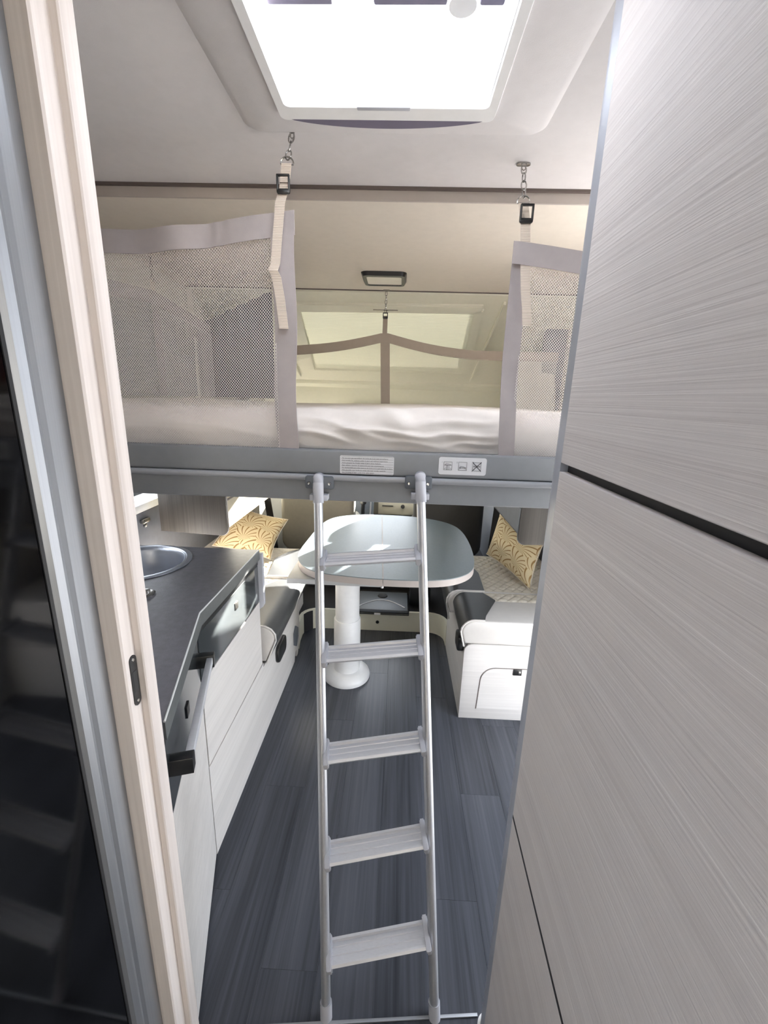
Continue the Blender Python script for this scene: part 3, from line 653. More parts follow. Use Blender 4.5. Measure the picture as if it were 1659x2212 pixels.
bd = obj('door', MB().prism([((p[0] - .65) * .988 + .65, (p[1] - .17) * .972 + .17) for p in dpoly], 'Y', YB - .0015, YB + .002), 'white_laminate_x', rb, label='arched white cupboard door')
obj('latch', MB().box(.572, .612, YB - .005, YB, .250, .282, bev=.002), 'black_plastic', bd)
obj('latch_catch', MB().box(.594, .606, YB - .008, YB - .004, .258, .274, bev=.002), 'steel', bd)
obj('grip', MB().prism(rrect(1.77, 1.86, .345, .425, .022), 'X', XB - .030, XB + .002, bev=.008), 'black_plastic', rb, label='black rounded grip')

def cushion(label, side, xf, xb, y0, y1, zb, zt, dzb, bound, quilt, group, plain_front=None, end_bulge=.008):
    """bench cushion: white body, dark leather nose over the aisle edge, quilted top"""
    t = thing('bench_cushion', label, 'cushion', ((xf + xb) / 2, (y0 + y1) / 2, zb), group=group)
    R = .058; SLN = .046 if side < 0 else .018
    def sec(s):        # distance s up the nose and back over the top -> (x, z, nx, nz)
        h = zt - R - dzb
        if s < h: return xf + side * SLN * (1 - s / h), dzb + s, -side, 0
        L = R * math.pi / 2
        if s < h + L:
            a = (s - h) / R; return xf + side * R * (1 - math.cos(a)), zt - R + R * math.sin(a), -side * math.cos(a), math.sin(a)
        q = s - h - L; return xf + side * (R + q), zt, 0, 1
    poly = [(xf + side * SLN, zb), (xf, zt - R)] + [(xf + side * R * (1 - math.cos(a)), zt - R + R * math.sin(a)) for a in (.3, .6, .9, 1.2, math.pi / 2)] + [(xb, zt), (xb, zb)]
    obj('body', MB().prism(poly, 'Y', y0, y1, bev=.010, seg=3), 'leather_white', t)
    smax0 = zt - R - dzb + R * math.pi / 2 - R        # s at x depth 0 measured from the front
    def depth(y):
        for (ya, da), (yb, db) in zip(bound, bound[1:]):
            if ya <= y <= yb: return da + (db - da) * (y - ya) / (yb - ya)
        return bound[-1][1] if y > bound[-1][0] else bound[0][1]
    def nose(u, v):
        y = y0 + .006 + (y1 - y0 - .012) * u; s = v * (smax0 + depth(y)); x_, z_, nx, nz = sec(s)
        o_ = .004 + .002 * math.sin(u * math.pi)
        return x_ + nx * o_, y, z_ + nz * o_
    obj('nose_cover', MB().sheet(nose, 24, 22, -.004 if side > 0 else .004), 'leather_dark', t, ang=60, label='dark leather nose cover')
    P = .050
    def qz(x_, y):
        a = (x_ + y * .9) / P; b_ = (x_ - y * .9) / P
        return .007 * min(1, min(abs(a - round(a)), abs(b_ - round(b_))) / .30) ** .55
    def q(u, v):
        y = quilt[0] + (quilt[1] - quilt[0]) * u; xa = xf + side * (max(depth(y), R) - .002); x_ = xa + (xb - xa) * v
        edge = min(1, u * 14, (1 - u) * 14, (1 - v) * 8, v * 14)
        return x_, y, zt + .0006 + qz(x_, y) * max(edge, .02)
    nq = max(20, int((quilt[1] - quilt[0]) / .004))
    obj('quilted_top', MB().sheet(q, nq, 130), 'quilt_white', t, ang=180)
    sm_ = MB()
    for sg2 in (1, -1):                              # stitch lines in the bottom of the quilt grooves
        lo_, hi_ = sorted((xf, xb)); ks = [(lo_ + sg2 * quilt[k2] * .9) / P for k2 in (0, 1)] + [(hi_ + sg2 * quilt[k2] * .9) / P for k2 in (0, 1)]
        for kk in range(math.ceil(min(ks)), math.floor(max(ks)) + 1):
            pts_ = []
            for i_ in range(41):
                y = quilt[0] + .012 + (quilt[1] - quilt[0] - .024) * i_ / 40; x_ = kk * P - sg2 * y * .9
                if (x_ - xf) * side > max(depth(y), R) + .006 and (xb - x_) * side > .02: pts_.append((x_, y, zt + .0012))
            if len(pts_) > 1: sm_.tube([pts_[0], pts_[-1]], .0013, 5)
    so_ = obj('stitching', sm_, 'thread', t)
    def pipe(y): return [(sec(s_)[0] + sec(s_)[2] * .003, y, sec(s_)[1] + sec(s_)[3] * .003) for s_ in [smax0 * 1.0 * k / 14 + k / 14 * (depth(y) * 1.0) for k in range(15)]]
    for yy in (y0 + .004, y1 - .004): obj('piping', MB().tube(pipe(yy), .0042, 8), 'leather_white', t)
    return t
cushion('near quilted cushion of the kitchen-side bench, dark leather nose toward the table', -1, -.500, XL + .03, 1.628, 2.135, .345, .515, .338, [(1.628, .24), (1.85, .25), (2.0, .19), (2.135, .10)], (1.64, 2.128), 'bench cushions')
cushion('far sunlit quilted cushion of the kitchen-side bench below the left pillow', -1, -.500, XL + .03, 2.142, 2.60, .345, .520, .340, [(2.142, .19), (2.40, .22), (2.52, .17), (2.60, .10)], (2.15, 2.594), 'bench cushions')
cushion('near white cushion with dark nose on the bench with the arched door', 1, .318, XR - .03, 1.748, 2.052, .405, .522, .392, [(1.748, .10), (1.80, .115), (1.957, .192), (2.052, .14)], (1.955, 2.046), 'bench cushions')
cushion('far quilted cushion below the right pillow, beside the dark cab seat', 1, .285, XR - .03, 2.058, 2.60, .395, .522, .360, [(2.058, .19), (2.30, .20), (2.47, .16), (2.60, .10)], (2.065, 2.594), 'bench cushions')

def pillow(label, c, e1, e2, thick, loc):
    t = thing('throw_pillow', label, 'pillow', loc, group='fan-patterned throw pillows')
    c, e1, e2 = Vector(c), Vector(e1), Vector(e2); nn = e1.cross(e2).normalized()
    mb = MB(); mb.uv = mb.bm.loops.layers.uv.new('UVMap')
    def side_(sg):
        def f(u, v):
            a, b_ = u * 2 - 1, v * 2 - 1
            pa = a * (1 - .10 * (1 - b_ * b_) * abs(a) ** 3); pb = b_ * (1 - .10 * (1 - a * a) * abs(b_) ** 3)
            h = ((1 - abs(a) ** 2.4) * (1 - abs(b_) ** 2.4)) ** .55 * thick + .0015 * math.sin(a * 9 + b_ * 4) * (1 - a * a)
            return c + e1 * pa + e2 * pb + nn * h * sg
        return f
    mb.sheet(side_(1), 26, 26, uvfn=lambda u, v: (u, v)); mb.sheet(side_(-1), 26, 26, uvfn=lambda u, v: (1 - u, v))
    bmesh.ops.remove_doubles(mb.bm, verts=mb.bm.verts[:], dist=.0004); bmesh.ops.recalc_face_normals(mb.bm, faces=mb.bm.faces[:])
    obj('cover', mb, 'fan_print', t, ang=180)
    rim = [c + e1 * a * (1 - .10 * (1 - b_ * b_)) if abs(a) == 1 else c for a, b_ in ()]
    pts = []
    for k in range(40):
        q = k / 10; s_ = int(q); f = q - s_; a, b_ = [(-1 + 2 * f, -1), (1, -1 + 2 * f), (1 - 2 * f, 1), (-1, 1 - 2 * f)][s_]
        pa = a * (1 - .10 * (1 - b_ * b_) * abs(a) ** 3); pb = b_ * (1 - .10 * (1 - a * a) * abs(b_) ** 3); pts.append(c + e1 * pa + e2 * pb)
    obj('piping', MB().tube(pts, .003, 6, closed=True), 'quilt_white', t)
pillow('gold fan-patterned pillow in sunlight, leaning in the kitchen-side corner', (-.86, 2.42, .680), (.155, .04, -.05), (.03, .10, .095), .058, (-.86, 2.36, .53))
pillow('gold fan-patterned pillow in shade, leaning at the narrow bench beside the dark seat', (.672, 2.30, .692), (.085, -.165, -.035), (.040, .045, .125), .060, (.66, 2.28, .53))

# ================================================================== TABLE
tb = thing('dining_table', 'grey oval-cornered table on a white pedestal between the benches', 'table', (-.237, 2.03, 0))
ctrl = [(-.465, 1.94), (-.420, 1.80), (-.335, 1.722), (-.20, 1.690), (-.04, 1.674), (.14, 1.680), (.26, 1.715), (.345, 1.80), (.382, 1.93), (.398, 2.16), (.388, 2.39), (.345, 2.53), (.25, 2.625), (.10, 2.685), (-.06, 2.70), (-.20, 2.692), (-.33, 2.645), (-.41, 2.555), (-.446, 2.40), (-.462, 2.17)]
def catmull(P, k=5):
    out = []; n = len(P)
    for i in range(n):
        p0, p1, p2, p3 = (Vector(P[(i + j - 1) % n]) for j in range(4))
        for s_ in range(k):
            t = s_ / k; out.append(.5 * ((2 * p1) + (p2 - p0) * t + (2 * p0 - 5 * p1 + 4 * p2 - p3) * t * t + (3 * p1 - p0 - 3 * p2 + p3) * t ** 3))
    return [(p.x, p.y) for p in out]
oval = catmull(ctrl); seam = lambda y: -.045 - .045 * (y - 1.68)
def clip(poly, keep):      # split the oval along the slightly oblique leaf seam
    f = lambda p: (p[0] - seam(p[1])) * keep; out = []
    for a, b_ in zip(poly, poly[1:] + poly[:1]):
        if f(a) >= 0: out.append(a)
        if f(a) * f(b_) < 0:
            t = f(a) / (f(a) - f(b_)); out.append((a[0] + (b_[0] - a[0]) * t, a[1] + (b_[1] - a[1]) * t))
    return out
for keep in (-1, 1):
    pl = clip(oval, keep); cxp = sum(p[0] for p in pl) / len(pl)
    pl = [(p[0] - .0008 * (1 if keep < 0 else -1) * (1 if abs(p[0] - seam(p[1])) < 1e-5 else 0), p[1]) for p in pl]
    lf = obj('leaf', MB().prism(pl, 'Z', .738, .7415), 'table_top', tb, ang=30)
    obj('edge', MB().prism(pl, 'Z', .708, .7378), 'table_edge', lf, ang=30)
obj('seam_strip', MB().prism([(seam(1.675) - .003, 1.675), (seam(1.675) + .003, 1.675), (seam(2.699) + .003, 2.699), (seam(2.699) - .003, 2.699)], 'Z', .735, .7422), 'table_edge', tb)
obj('sliding_board', MB().box(-.468, -.050, 1.722, 2.50, .680, .704, bev=.002), 'board_grey', tb)
obj('corner_bumper', MB().lathe([(0, -.012), (.006, -.012), (.007, .010), (0, .012)], (-.048, 1.718, .692), 12), 'white_plastic', tb)
PC = (-.237, 2.045)
obj('column', MB().lathe([(0, .30), (.0635, .30), (.0635, .684), (0, .684)], (*PC, 0), 40), 'white_plastic', tb)
obj('sleeve', MB().lathe([(0, .045), (.071, .045), (.071, .20), (.0705, .345), (.067, .35), (0, .35)], (*PC, 0), 40), 'white_plastic', tb)
obj('base', MB().lathe([(0, 0), (.125, 0), (.127, .010), (.120, .026), (.098, .046), (.085, .052), (0, .052)], (*PC, 0), 48), 'white_plastic', tb)

# ================================================================== DROP-DOWN BED
bd = thing('drop_down_bed', 'grey-framed drop-down bed lowered above the dinette', 'bed', (-.09, 1.75, 1.21))
BX0, BX1, BY0, BY1 = -1.09, .91, 1.10, 2.44
obj('front_panel', MB().box(BX0, BX1, BY0, BY0 + .022, 1.284, 1.347, bev=.006, seg=3), 'bed_grey', bd)
obj('front_bead', MB().tube([(BX0, BY0 + .004, 1.2745), (BX1, BY0 + .004, 1.2745)], .0085, 12), 'bed_grey_light', bd)
obj('lower_rail', MB().prism([(BY0 + .006, 1.268), (BY0 + .012, 1.212), (BY0 + .018, 1.209), (BY0 + .04, 1.209), (BY0 + .04, 1.268)], 'X', BX0, BX1, bev=.001), 'bed_grey', bd)
obj('platform', MB().box(BX0, BX1, BY0 + .024, BY1, 1.213, 1.345), 'bed_grey', bd)
for (bx0, bx1) in ((-.240, -.166), (.020, .090)):        # ladder brackets
    zc = 1.2625 if bx0 < -.1 else 1.271
    k = obj('ladder_bracket', MB().prism([(p[0], p[1]) for p in rrect(bx0, bx1, zc - .017, zc + .017, .006)], 'Y', BY0 - .010, BY0 + .004, bev=.002), 'mid_grey_plastic', bd, label='grey ladder bracket')
    for xx in (bx0 + .010, bx1 - .010): obj('screw', MB().lathe([(0, 0), (.0045, 0), (.004, -.0025), (.0018, -.001), (0, -.001)], (xx, BY0 - .010, zc - .002), 12, 'Y'), 'steel', k)
def text(body, x, z, size, y, parent, name='print_line', maxw=None, mat='ink'):
    cu = bpy.data.curves.new('t', 'FONT'); cu.body = body; cu.size = size
    o = bpy.data.objects.new('t', cu); C.objects.link(o)
    dg = bpy.context.evaluated_depsgraph_get(); me = bpy.data.meshes.new_from_object(o.evaluated_get(dg))
    bpy.data.objects.remove(o); bpy.data.curves.remove(cu)
    xs = [v.co.x for v in me.vertices]; k = 1.0
    if maxw and max(xs) > maxw: k = maxw / max(xs)
    off = OFF[parent.name]
    for v in me.vertices: v.co = Vector((x + v.co.x * k, y, z + v.co.y)) - off
    me.materials.clear(); me.materials.append(MATS[mat]); me.name = name
    r = bpy.data.objects.new(name, me); C.objects.link(r); r.parent = parent; OFF[r.name] = off
    return r
yl = BY0 - .0006
lbl = thing('warning_label', 'white warning sticker with seven lines of text on the bed frame', 'label', (-.08, yl, 1.31))
LX0, LX1, LZ0, LZ1 = -.150, -.010, 1.287, 1.3345
lp = obj('sticker', MB().prism(rrect(LX0, LX1, LZ0, LZ1, .004), 'Y', yl, BY0 + .001), 'paper_label', lbl)
lines = ["Ne convient pas aux enfants de moins de 6 ans sans surveillance.", "Not suitable for children under 6 years old without supervision.", "Nicht geeignet für Kinder unter 6 Jahre ohne Aufsicht.",
         "Non adatto a bambini di meno di 6 anni non accompagnati.", "No recomendable para niños menores de 6 años sin la supervisión de un adulto.", "Niet geschikt voor kinderen onder de 6 jaar zonder toezicht.", "Ikke tilrådelig til børn under 6 år uden opsyn."]
for i, s_ in enumerate(lines):
    z_ = LZ1 - .0078 - i * .00625
    text(s_, LX0 + .005, z_, .0046, yl - .0003, lbl, maxw=LX1 - LX0 - .008)
rl = MB()
for i in range(8): rl.box(LX0 + .003, LX1 - .002, yl - .0004, yl, LZ1 - .0022 - i * .00625, LZ1 - .0018 - i * .00625)
obj('rule_lines', rl, 'ink', lbl)
pic = thing('pictogram_label', 'white sticker with three small pictograms, the last crossed out, on the bed frame', 'label', (.165, yl, 1.315))
QX0, QX1, QZ0, QZ1 = .105, .227, 1.294, 1.339
obj('sticker', MB().prism(rrect(QX0, QX1, QZ0, QZ1, .006), 'Y', yl, BY0 + .001), 'paper_label', pic)
def picto(cx_, kind):
    g = MB(); w_ = .0105; zc = 1.3165; ya, yb = yl - .0005, yl
    def ln(x0, z0, x1, z1, t=.0006):
        d = Vector((x1 - x0, z1 - z0)); nrm_ = Vector((-d.y, d.x)).normalized() * t / 2
        g.prism([(x0 + nrm_.x, z0 + nrm_.y), (x1 + nrm_.x, z1 + nrm_.y), (x1 - nrm_.x, z1 - nrm_.y), (x0 - nrm_.x, z0 - nrm_.y)], 'Y', ya, yb)
    for a in ((-w_, -w_, w_, -w_), (-w_, w_, w_, w_), (-w_, -w_, -w_, w_), (w_, -w_, w_, w_)): ln(cx_ + a[0], zc + a[1], cx_ + a[2], zc + a[3])
    hz = zc + (.002 if kind == 1 else -.004 if kind == 2 else 0)
    ln(cx_ - .009, hz, cx_ + .009, hz, .001); ln(cx_ - .008, hz, cx_ - .004, hz + .004); ln(cx_ - .004, hz + .004, cx_ + .002, hz + .003); ln(cx_ + .002, hz + .003, cx_ + .008, hz + .001)
    ln(cx_ - .009, zc - .008, cx_ - .005, zc - .005); ln(cx_ + .009, zc - .008, cx_ + .005, zc - .005)
    if kind == 1:
        for xx in (-.003, -.001, .003): ln(cx_ + xx, hz, cx_ + xx, zc - w_)
    if kind == 3: ln(cx_ - .0115, zc - .012, cx_ + .0115, zc + .012, .0016); ln(cx_ - .0115, zc + .012, cx_ + .0115, zc - .012, .0016)
    obj('pictogram', g, 'ink', pic)
for cx_, k in ((.1285, 1), (.1665, 2), (.2025, 3)): picto(cx_, k)
text('1', .1122, 1.3245, .0045, yl - .0003, pic, 'print_number'); text('2', .1505, 1.3245, .0045, yl - .0003, pic, 'print_number')

# mattress with a loose cover
mx = thing('mattress', 'white mattress with a rumpled cover on the drop-down bed', 'mattress', (-.09, 1.75, 1.346))
MX0, MX1, MY0, MY1, MZ0, MZ1 = BX0 + .02, BX1 - .02, 1.140, 2.335, 1.3455, 1.449
mm = MB()
CR = [(-.27, .045, -.10, .018, .010, .007), (-.27, .085, -.02, .030, .008, .009), (-.16, .050, .10, .040, .011, .007), (-.05, .020, .16, .012, .009, .006), (.02, .062, .25, .085, .010, .009), (.06, .034, .25, .050, .010, .007), (.12, .012, .26, .030, .010, .006), (-.9, .03, -.45, .05, .008, .012), (-.6, .06, -.3, .03, .008, .010)]
def mfront(u, v):          # v: 0 bottom of front, 1 far end of top
    x_ = MX0 + (MX1 - MX0) * u; R = .045; h = MZ1 - MZ0 - R; L = R * math.pi / 2; top = MY1 - MY0 - R; tot = h + L + .30
    s = v * tot
    wr = noise2(x_ * 1.6, v * 1.3 + x_ * .35)
    mid = 1.0 if -.28 < x_ < .27 else .55
    sag = .006 * math.sin(x_ * 4.2 + .8)
    if s < h: y_, z_, ny, nz = MY0 - .012 * math.sin(s / h * 1.5), MZ0 + s, -1, .15
    elif s < h + L: a = (s - h) / R; y_, z_, ny, nz = MY0 - .012 * (1 - (s - h) / L) + R * (1 - math.cos(a)), MZ0 + h + R * math.sin(a), -math.cos(a), math.sin(a)
    else: y_, z_, ny, nz = MY0 + R + (s - h - L) / .30 * top, MZ1, 0, .3
    crease = 0
    for (xa_, sa_, xb_, sb_, am_, wd_) in CR:
        tt = (x_ - xa_) / (xb_ - xa_)
        if -.1 < tt < 1.1:
            dd = s - (sa_ + (sb_ - sa_) * tt + .006 * math.sin(tt * 5)); crease += am_ * math.exp(-(dd / wd_) ** 2) * max(0, math.sin(math.pi * min(1, max(0, (tt + .1) / 1.2))))
    fold = abs(math.sin(x_ * 7.5 + v * 9.0 + 1.1 * math.sin(x_ * 13))) ** 3 * .010 * max(0, 1 - abs(v - .16) / .2)
    amp = (.0065 * wr + fold + crease) * mid * min(1, v * 12)
    return x_, y_ + ny * amp, z_ + nz * amp + sag * min(1, v * 3)
mm.sheet(mfront, 300, 110)
obj('cover', mm, 'fabric_white', mx, ang=180)
obj('core', MB().box(MX0 + .01, MX1 - .01, MY0 + .03, MY1 - .01, MZ0, MZ1 - .012), 'fabric_white', mx)

# lockers hanging below the bed
def locker(label, x0, x1, y0, y1, z0, side, face, end, seam_mat):
    t = thing('hanging_locker', label, 'locker', ((x0 + x1) / 2, (y0 + y1) / 2, z0), group='lockers under the drop-down bed')
    xa, xb = (x1, x0) if side < 0 else (x0, x1)       # xa: aisle side, xb: wall side
    sg = -1 if side < 0 else 1
    poly = [(xb, z0 + .012), (xa + sg * .03, z0)] + [(xa + sg * .03 - sg * .03 * math.sin(math.radians(a)), z0 + .035 - .035 * math.cos(math.radians(a))) for a in (22, 45, 67, 90)] + [(xa + sg * .004, 1.2085), (xb, 1.2085)]
    obj('end_panel', MB().prism(poly, 'Y', y0, y0 + .018, bev=.0015), end, t)
    obj('end_edge', MB().tube([(p[0], y0 + .012, p[1]) for p in poly], .0035, 6, closed=True), 'table_edge' if side < 0 else 'bed_grey_light', t)
    obj('body', MB().prism([(xb, z0 + .02), (xa + sg * .035, z0 + .008), (xa + sg * .01, z0 + .04), (xa + sg * .01, 1.2085), (xb, 1.2085)], 'Y', y0 + .018, y1), face, t)
    for zz in (z0 + .155, z0 + .185): obj('flap_groove', MB().box(xa + sg * .006, xa + sg * .012, y0 + .03, y1, zz, zz + .007), seam_mat, t)
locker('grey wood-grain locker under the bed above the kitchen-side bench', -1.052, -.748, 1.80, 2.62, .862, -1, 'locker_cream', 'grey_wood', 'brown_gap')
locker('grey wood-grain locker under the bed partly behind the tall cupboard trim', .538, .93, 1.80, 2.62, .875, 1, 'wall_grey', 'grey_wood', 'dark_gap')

# ================================================================== SAFETY NETS AND STRAPS
def ribbon(path, w, along=(1, 0, 0), th=.0016):
    pts = [Vector(p) for p in path]; al = Vector(along)
    def f(u, v):
        k = u * (len(pts) - 1); i = min(int(k), len(pts) - 2); return pts[i].lerp(pts[i + 1], k - i) + al * (w * (v - .5))
    return MB().sheet(f, (len(pts) - 1) * 3, 2, th)
def buckle(parent, x, y, z, w=.030, h=.034):
    k = obj('buckle', MB().prism(rrect(x - w / 2, x + w / 2, z - h * .62, z - h * .5 + .006, .004), 'Y', y - .008, y - .001, bev=.002).box(x - w / 2, x - w / 2 + .004, y - .008, y, z - h / 2, z + h / 2, bev=.0015).box(x + w / 2 - .004, x + w / 2, y - .008, y, z - h / 2, z + h / 2, bev=.0015).box(x - w / 2, x + w / 2, y - .008, y, z + h / 2 - .004, z + h / 2, bev=.0015), 'black_plastic', parent, label='black strap slider')
    return k
def chain(parent, top, bot, name='snap_hook', n=3, r=.0016, wl=.006):
    """linked wire loops from the ceiling down to the strap ring"""
    a, b_ = Vector(top), Vector(bot); L = (b_ - a).length / n * 1.18; d = (b_ - a).normalized(); mb = MB()
    for i in range(n):
        c = a.lerp(b_, (i + .5) / n); sdir = Vector((1, 0, 0)) if i % 2 == 0 else Vector((.35, -.93, 0)).normalized()
        mb.tube([c + d * (math.cos(q) * L / 2) + sdir * (math.sin(q) * wl) for q in [2 * math.pi * j / 14 for j in range(14)]], r, 6, closed=True)
    return obj(name, mb, 'steel', parent)
def dring(parent, x, y, z, w=.028):
    return obj('ring', MB().tube([(x + w / 2 * math.cos(a), y, z + .012 * max(math.sin(a), -.25)) for a in [2 * math.pi * j / 20 for j in range(20)]], .0018, 6, closed=True), 'steel', parent)

NY = 1.110
# wide net
nl = thing('safety_net', 'wide safety net with grey borders at the bed front, kitchen side', 'safety net', (-.65, NY, 1.346))
def topL(x):    # upper hem sags away from the strap
    t = max(0, min(1, (-.258 - x) / .79)); return 1.886 - .052 * math.sin(min(t * 1.35, 1) * math.pi / 2) + .004 * math.sin(x * 14)
def wav(x, z): return NY + .010 * math.sin(x * 16 + 1) * max(0, (z - 1.6) / .3) * (1 if x < -.42 else .3) + .006 * math.sin(x * 7 + z * 9)
def hemL(u, v): x_ = -1.05 + .792 * u; z_ = topL(x_) - .050 * v; return x_, wav(x_, z_) - .003 + .006 * math.sin(x_ * 38) * (.3 if x_ > -.45 else 1), z_
obj('hem', MB().sheet(hemL, 80, 4, .003), 'fabric_band', nl, ang=60)
def sideL(u, v): z_ = topL(-.285) - .048 - u * (topL(-.285) - .048 - 1.343); x_ = -.312 + .054 * v - .004 * u + .003 * math.sin(z_ * 20); return x_, NY - .001 + .002 * math.sin(z_ * 25 + v), z_
obj('border', MB().sheet(sideL, 30, 3, .003), 'fabric_band', nl, ang=60)
def meshL(u, v): x_ = -1.05 + .742 * u; z_ = 1.343 + (topL(x_) - .047 - 1.343) * v; return x_, wav(x_, z_) + .002, z_
obj('mesh', MB().sheet(meshL, 60, 24, uvfn=lambda u, v: (.742 * u, .46 * v)), 'net', nl, ang=180)
obj('strap', ribbon([(-.272, NY - .006, 1.972), (-.278, NY - .006, 1.93), (-.288, NY - .008, 1.90), (-.296, NY - .010, 1.83), (-.302, NY - .012, 1.775), (-.306, NY - .020, 1.758), (-.300, NY - .014, 1.745), (-.293, NY - .012, 1.70), (-.286, NY - .014, 1.634)], .022), 'webbing', nl, label='ribbed beige strap')
obj('strap_loop', ribbon([(-.271, NY - .010, 1.974), (-.276, NY - .010, 1.938)], .022), 'webbing', nl)
buckle(nl, -.279, NY - .006, 1.936)
dring(nl, -.270, NY - .006, 1.976)
chain(nl, (-.260, NY + .004, 2.036), (-.269, NY - .004, 1.984), n=3)
tag(obj('ceiling_eye', MB().tube([(-.264, NY + .004, 2.045), (-.264, NY + .004, 2.030), (-.260, NY + .004, 2.026), (-.256, NY + .004, 2.030), (-.256, NY + .004, 2.045)], .0016, 6), 'steel'), 'small wire eye in the ceiling holding the wide net strap', 'eye')
# narrow net
nr = thing('safety_net', 'narrow safety net with grey border beside the tall cupboard trim', 'safety net', (.5, NY, 1.346))
def topR(x): t = max(0, (x - .25) / .6); return 1.832 - .030 * math.sin(min(1, t * 1.6) * math.pi / 2)
def hemR(u, v): x_ = .243 + .62 * u; z_ = topR(x_) - .046 * v; return x_, NY - .003 + .006 * math.sin(x_ * 15), z_
obj('hem', MB().sheet(hemR, 40, 4, .003), 'fabric_band', nr, ang=60)
def sideR(u, v): z_ = topR(.25) - .044 - u * (topR(.25) - .044 - 1.346); x_ = .245 + .040 * v + .012 * u - .006 * math.sin(u * 3.1) ; return x_, NY - .001 + .002 * math.sin(z_ * 25 + v), z_
obj('border', MB().sheet(sideR, 30, 3, .003), 'fabric_band', nr, ang=60)
def meshR(u, v): x_ = .282 + .58 * u; z_ = 1.346 + (topR(x_) - .043 - 1.346) * v; return x_, NY + .003 + .004 * math.sin(x_ * 12 + z_ * 9), z_
obj('mesh', MB().sheet(meshR, 40, 20, uvfn=lambda u, v: (.58 * u, .44 * v)), 'net', nr, ang=180)
obj('strap', ribbon([(.262, 1.128, 1.916), (.266, NY - .004, 1.87), (.272, NY - .008, 1.80), (.280, NY - .010, 1.73), (.287, NY - .012, 1.69), (.291, NY - .014, 1.655)], .022), 'webbing', nr, label='ribbed beige strap')
buckle(nr, .266, NY - .002, 1.889)
dring(nr, .262, 1.130, 1.920)
chain(nr, (.276, 1.222, 2.030), (.263, 1.134, 1.930), n=4)
hp = tag(obj('ceiling_hook', MB().prism([(.277 + p[0], 1.232 + p[1]) for p in rrect(-.017, .017, -.008, .008, .0078)], 'Z', ZC - .0035, ZC + .0005, bev=.0008), 'steel'), 'small steel hook plate on the ceiling holding the narrow net strap', 'hook')
obj('hook', MB().tube([(.272, 1.226, ZC - .002), (.272, 1.224, ZC - .014), (.277, 1.222, ZC - .019), (.282, 1.224, ZC - .014), (.282, 1.226, ZC - .002)], .0016, 6), 'steel', hp)
# far net
FY = 2.36
nf = thing('safety_net', 'beige safety net across the far side of the bed below the blind', 'safety net', (-.09, FY, 1.45))
def topF(x): t = abs(x + .091); return 1.806 - .075 * min(1, t / .46) - .012 * math.sin(min(1, t / .46) * math.pi)
def hemF(u, v): x_ = -.66 + 1.46 * u; z_ = topF(x_) - .046 * v; return x_, FY + .008 * math.sin(x_ * 5), z_
obj('hem', MB().sheet(hemF, 40, 3, .003), 'fabric_band_far', nf, ang=60)
obj('border', MB().sheet(lambda u, v: (-.091 - .024 + .048 * v + .012 * u, FY - .004, 1.80 - u * .36), 10, 3, .003), 'fabric_band_far', nf)
obj('mesh', MB().sheet(lambda u, v: (-.66 + 1.46 * u, FY + .004 + .012 * math.sin(u * 16) * math.sin(v * 3), 1.44 + (topF(-.66 + 1.46 * u) - .042 - 1.44) * v), 50, 14, uvfn=lambda u, v: (1.46 * u, .32 * v)), 'net_far', nf, ang=180)
obj('strap', ribbon([(-.092, FY, 1.885), (-.093, FY - .003, 1.795)], .024), 'fabric_band_far', nf)
buckle(nf, -.092, FY - .002, 1.886, .026, .026)
chain(nf, (-.091, FY + .02, 2.002), (-.092, FY, 1.90), n=5, wl=.005)
obj('spreader', MB().tube([(-.155, FY, 1.912), (-.03, FY, 1.912)], .0022, 6), 'steel', nf)
tag(obj('ceiling_hook', MB().prism([(-.091 + p[0], FY + .02 + p[1]) for p in rrect(-.017, .017, -.007, .007, .0068)], 'Z', ZB - .0035, ZB + .0005), 'steel'), 'small hook plate on the ceiling edge holding the far net', 'hook')
# side net seen through the wide net
NX = -1.0
ns = thing('safety_net', 'side net along the wall seen through the wide front net', 'safety net', (NX, 1.8, 1.45))
def topS(y): return 1.868 - .05 * min(1, abs(y - 1.84) / .5)
obj('hem', MB().sheet(lambda u, v: (NX, 1.2 + 1.15 * u, topS(1.2 + 1.15 * u) - .05 * v), 30, 3, .003), 'fabric_band', ns)
obj('border', MB().sheet(lambda u, v: (NX + .004, 1.815 + .05 * v, 1.83 - .365 * u), 10, 3, .003), 'fabric_band', ns)
obj('mesh', MB().sheet(lambda u, v: (NX + .015 * math.sin(u * 9), 1.2 + 1.15 * u, 1.462 + (topS(1.2 + 1.15 * u) - .048 - 1.462) * v), 30, 10, uvfn=lambda u, v: (1.15 * u, .36 * v)), 'net', ns, ang=180)
chain(ns, (NX, 1.84, 2.006), (NX, 1.84, 1.90), n=5, wl=.006)
obj('strap', ribbon([(NX, 1.84, 1.905), (NX, 1.84, 1.86)], .03, (0, 1, 0)), 'webbing', ns)

tag(obj('folded_curtain', MB().sheet(lambda u, v: (-1.08 + .40 * u, 2.372 + .012 * math.sin(u * 40), 1.46 + (.36 + .17 * u) * v), 60, 6, .003), 'curtain_dark', ang=60), 'dark grey gathered curtain in the far corner behind the wide net', 'curtain')

# ================================================================== CEILING LAMP
la = thing('ceiling_light', 'small rounded ceiling light with a black frame above the bed', 'ceiling light', (-.095, 2.16, ZB))
fm = MB(); o4 = rrect(-.193, .005, 2.055, 2.250, .022); 
ring_plate(fm, -.195, .008, 2.050, 2.252, -.172, -.015, 2.085, 2.225, ZB + .001, ZB - .016, .03, .010)
obj('frame', fm, 'black_plastic', la)
obj('diffuser', MB().prism(rrect(-.173, -.014, 2.084, 2.226, .014), 'Z', ZB - .013, ZB), 'lamp_diffuser', la)

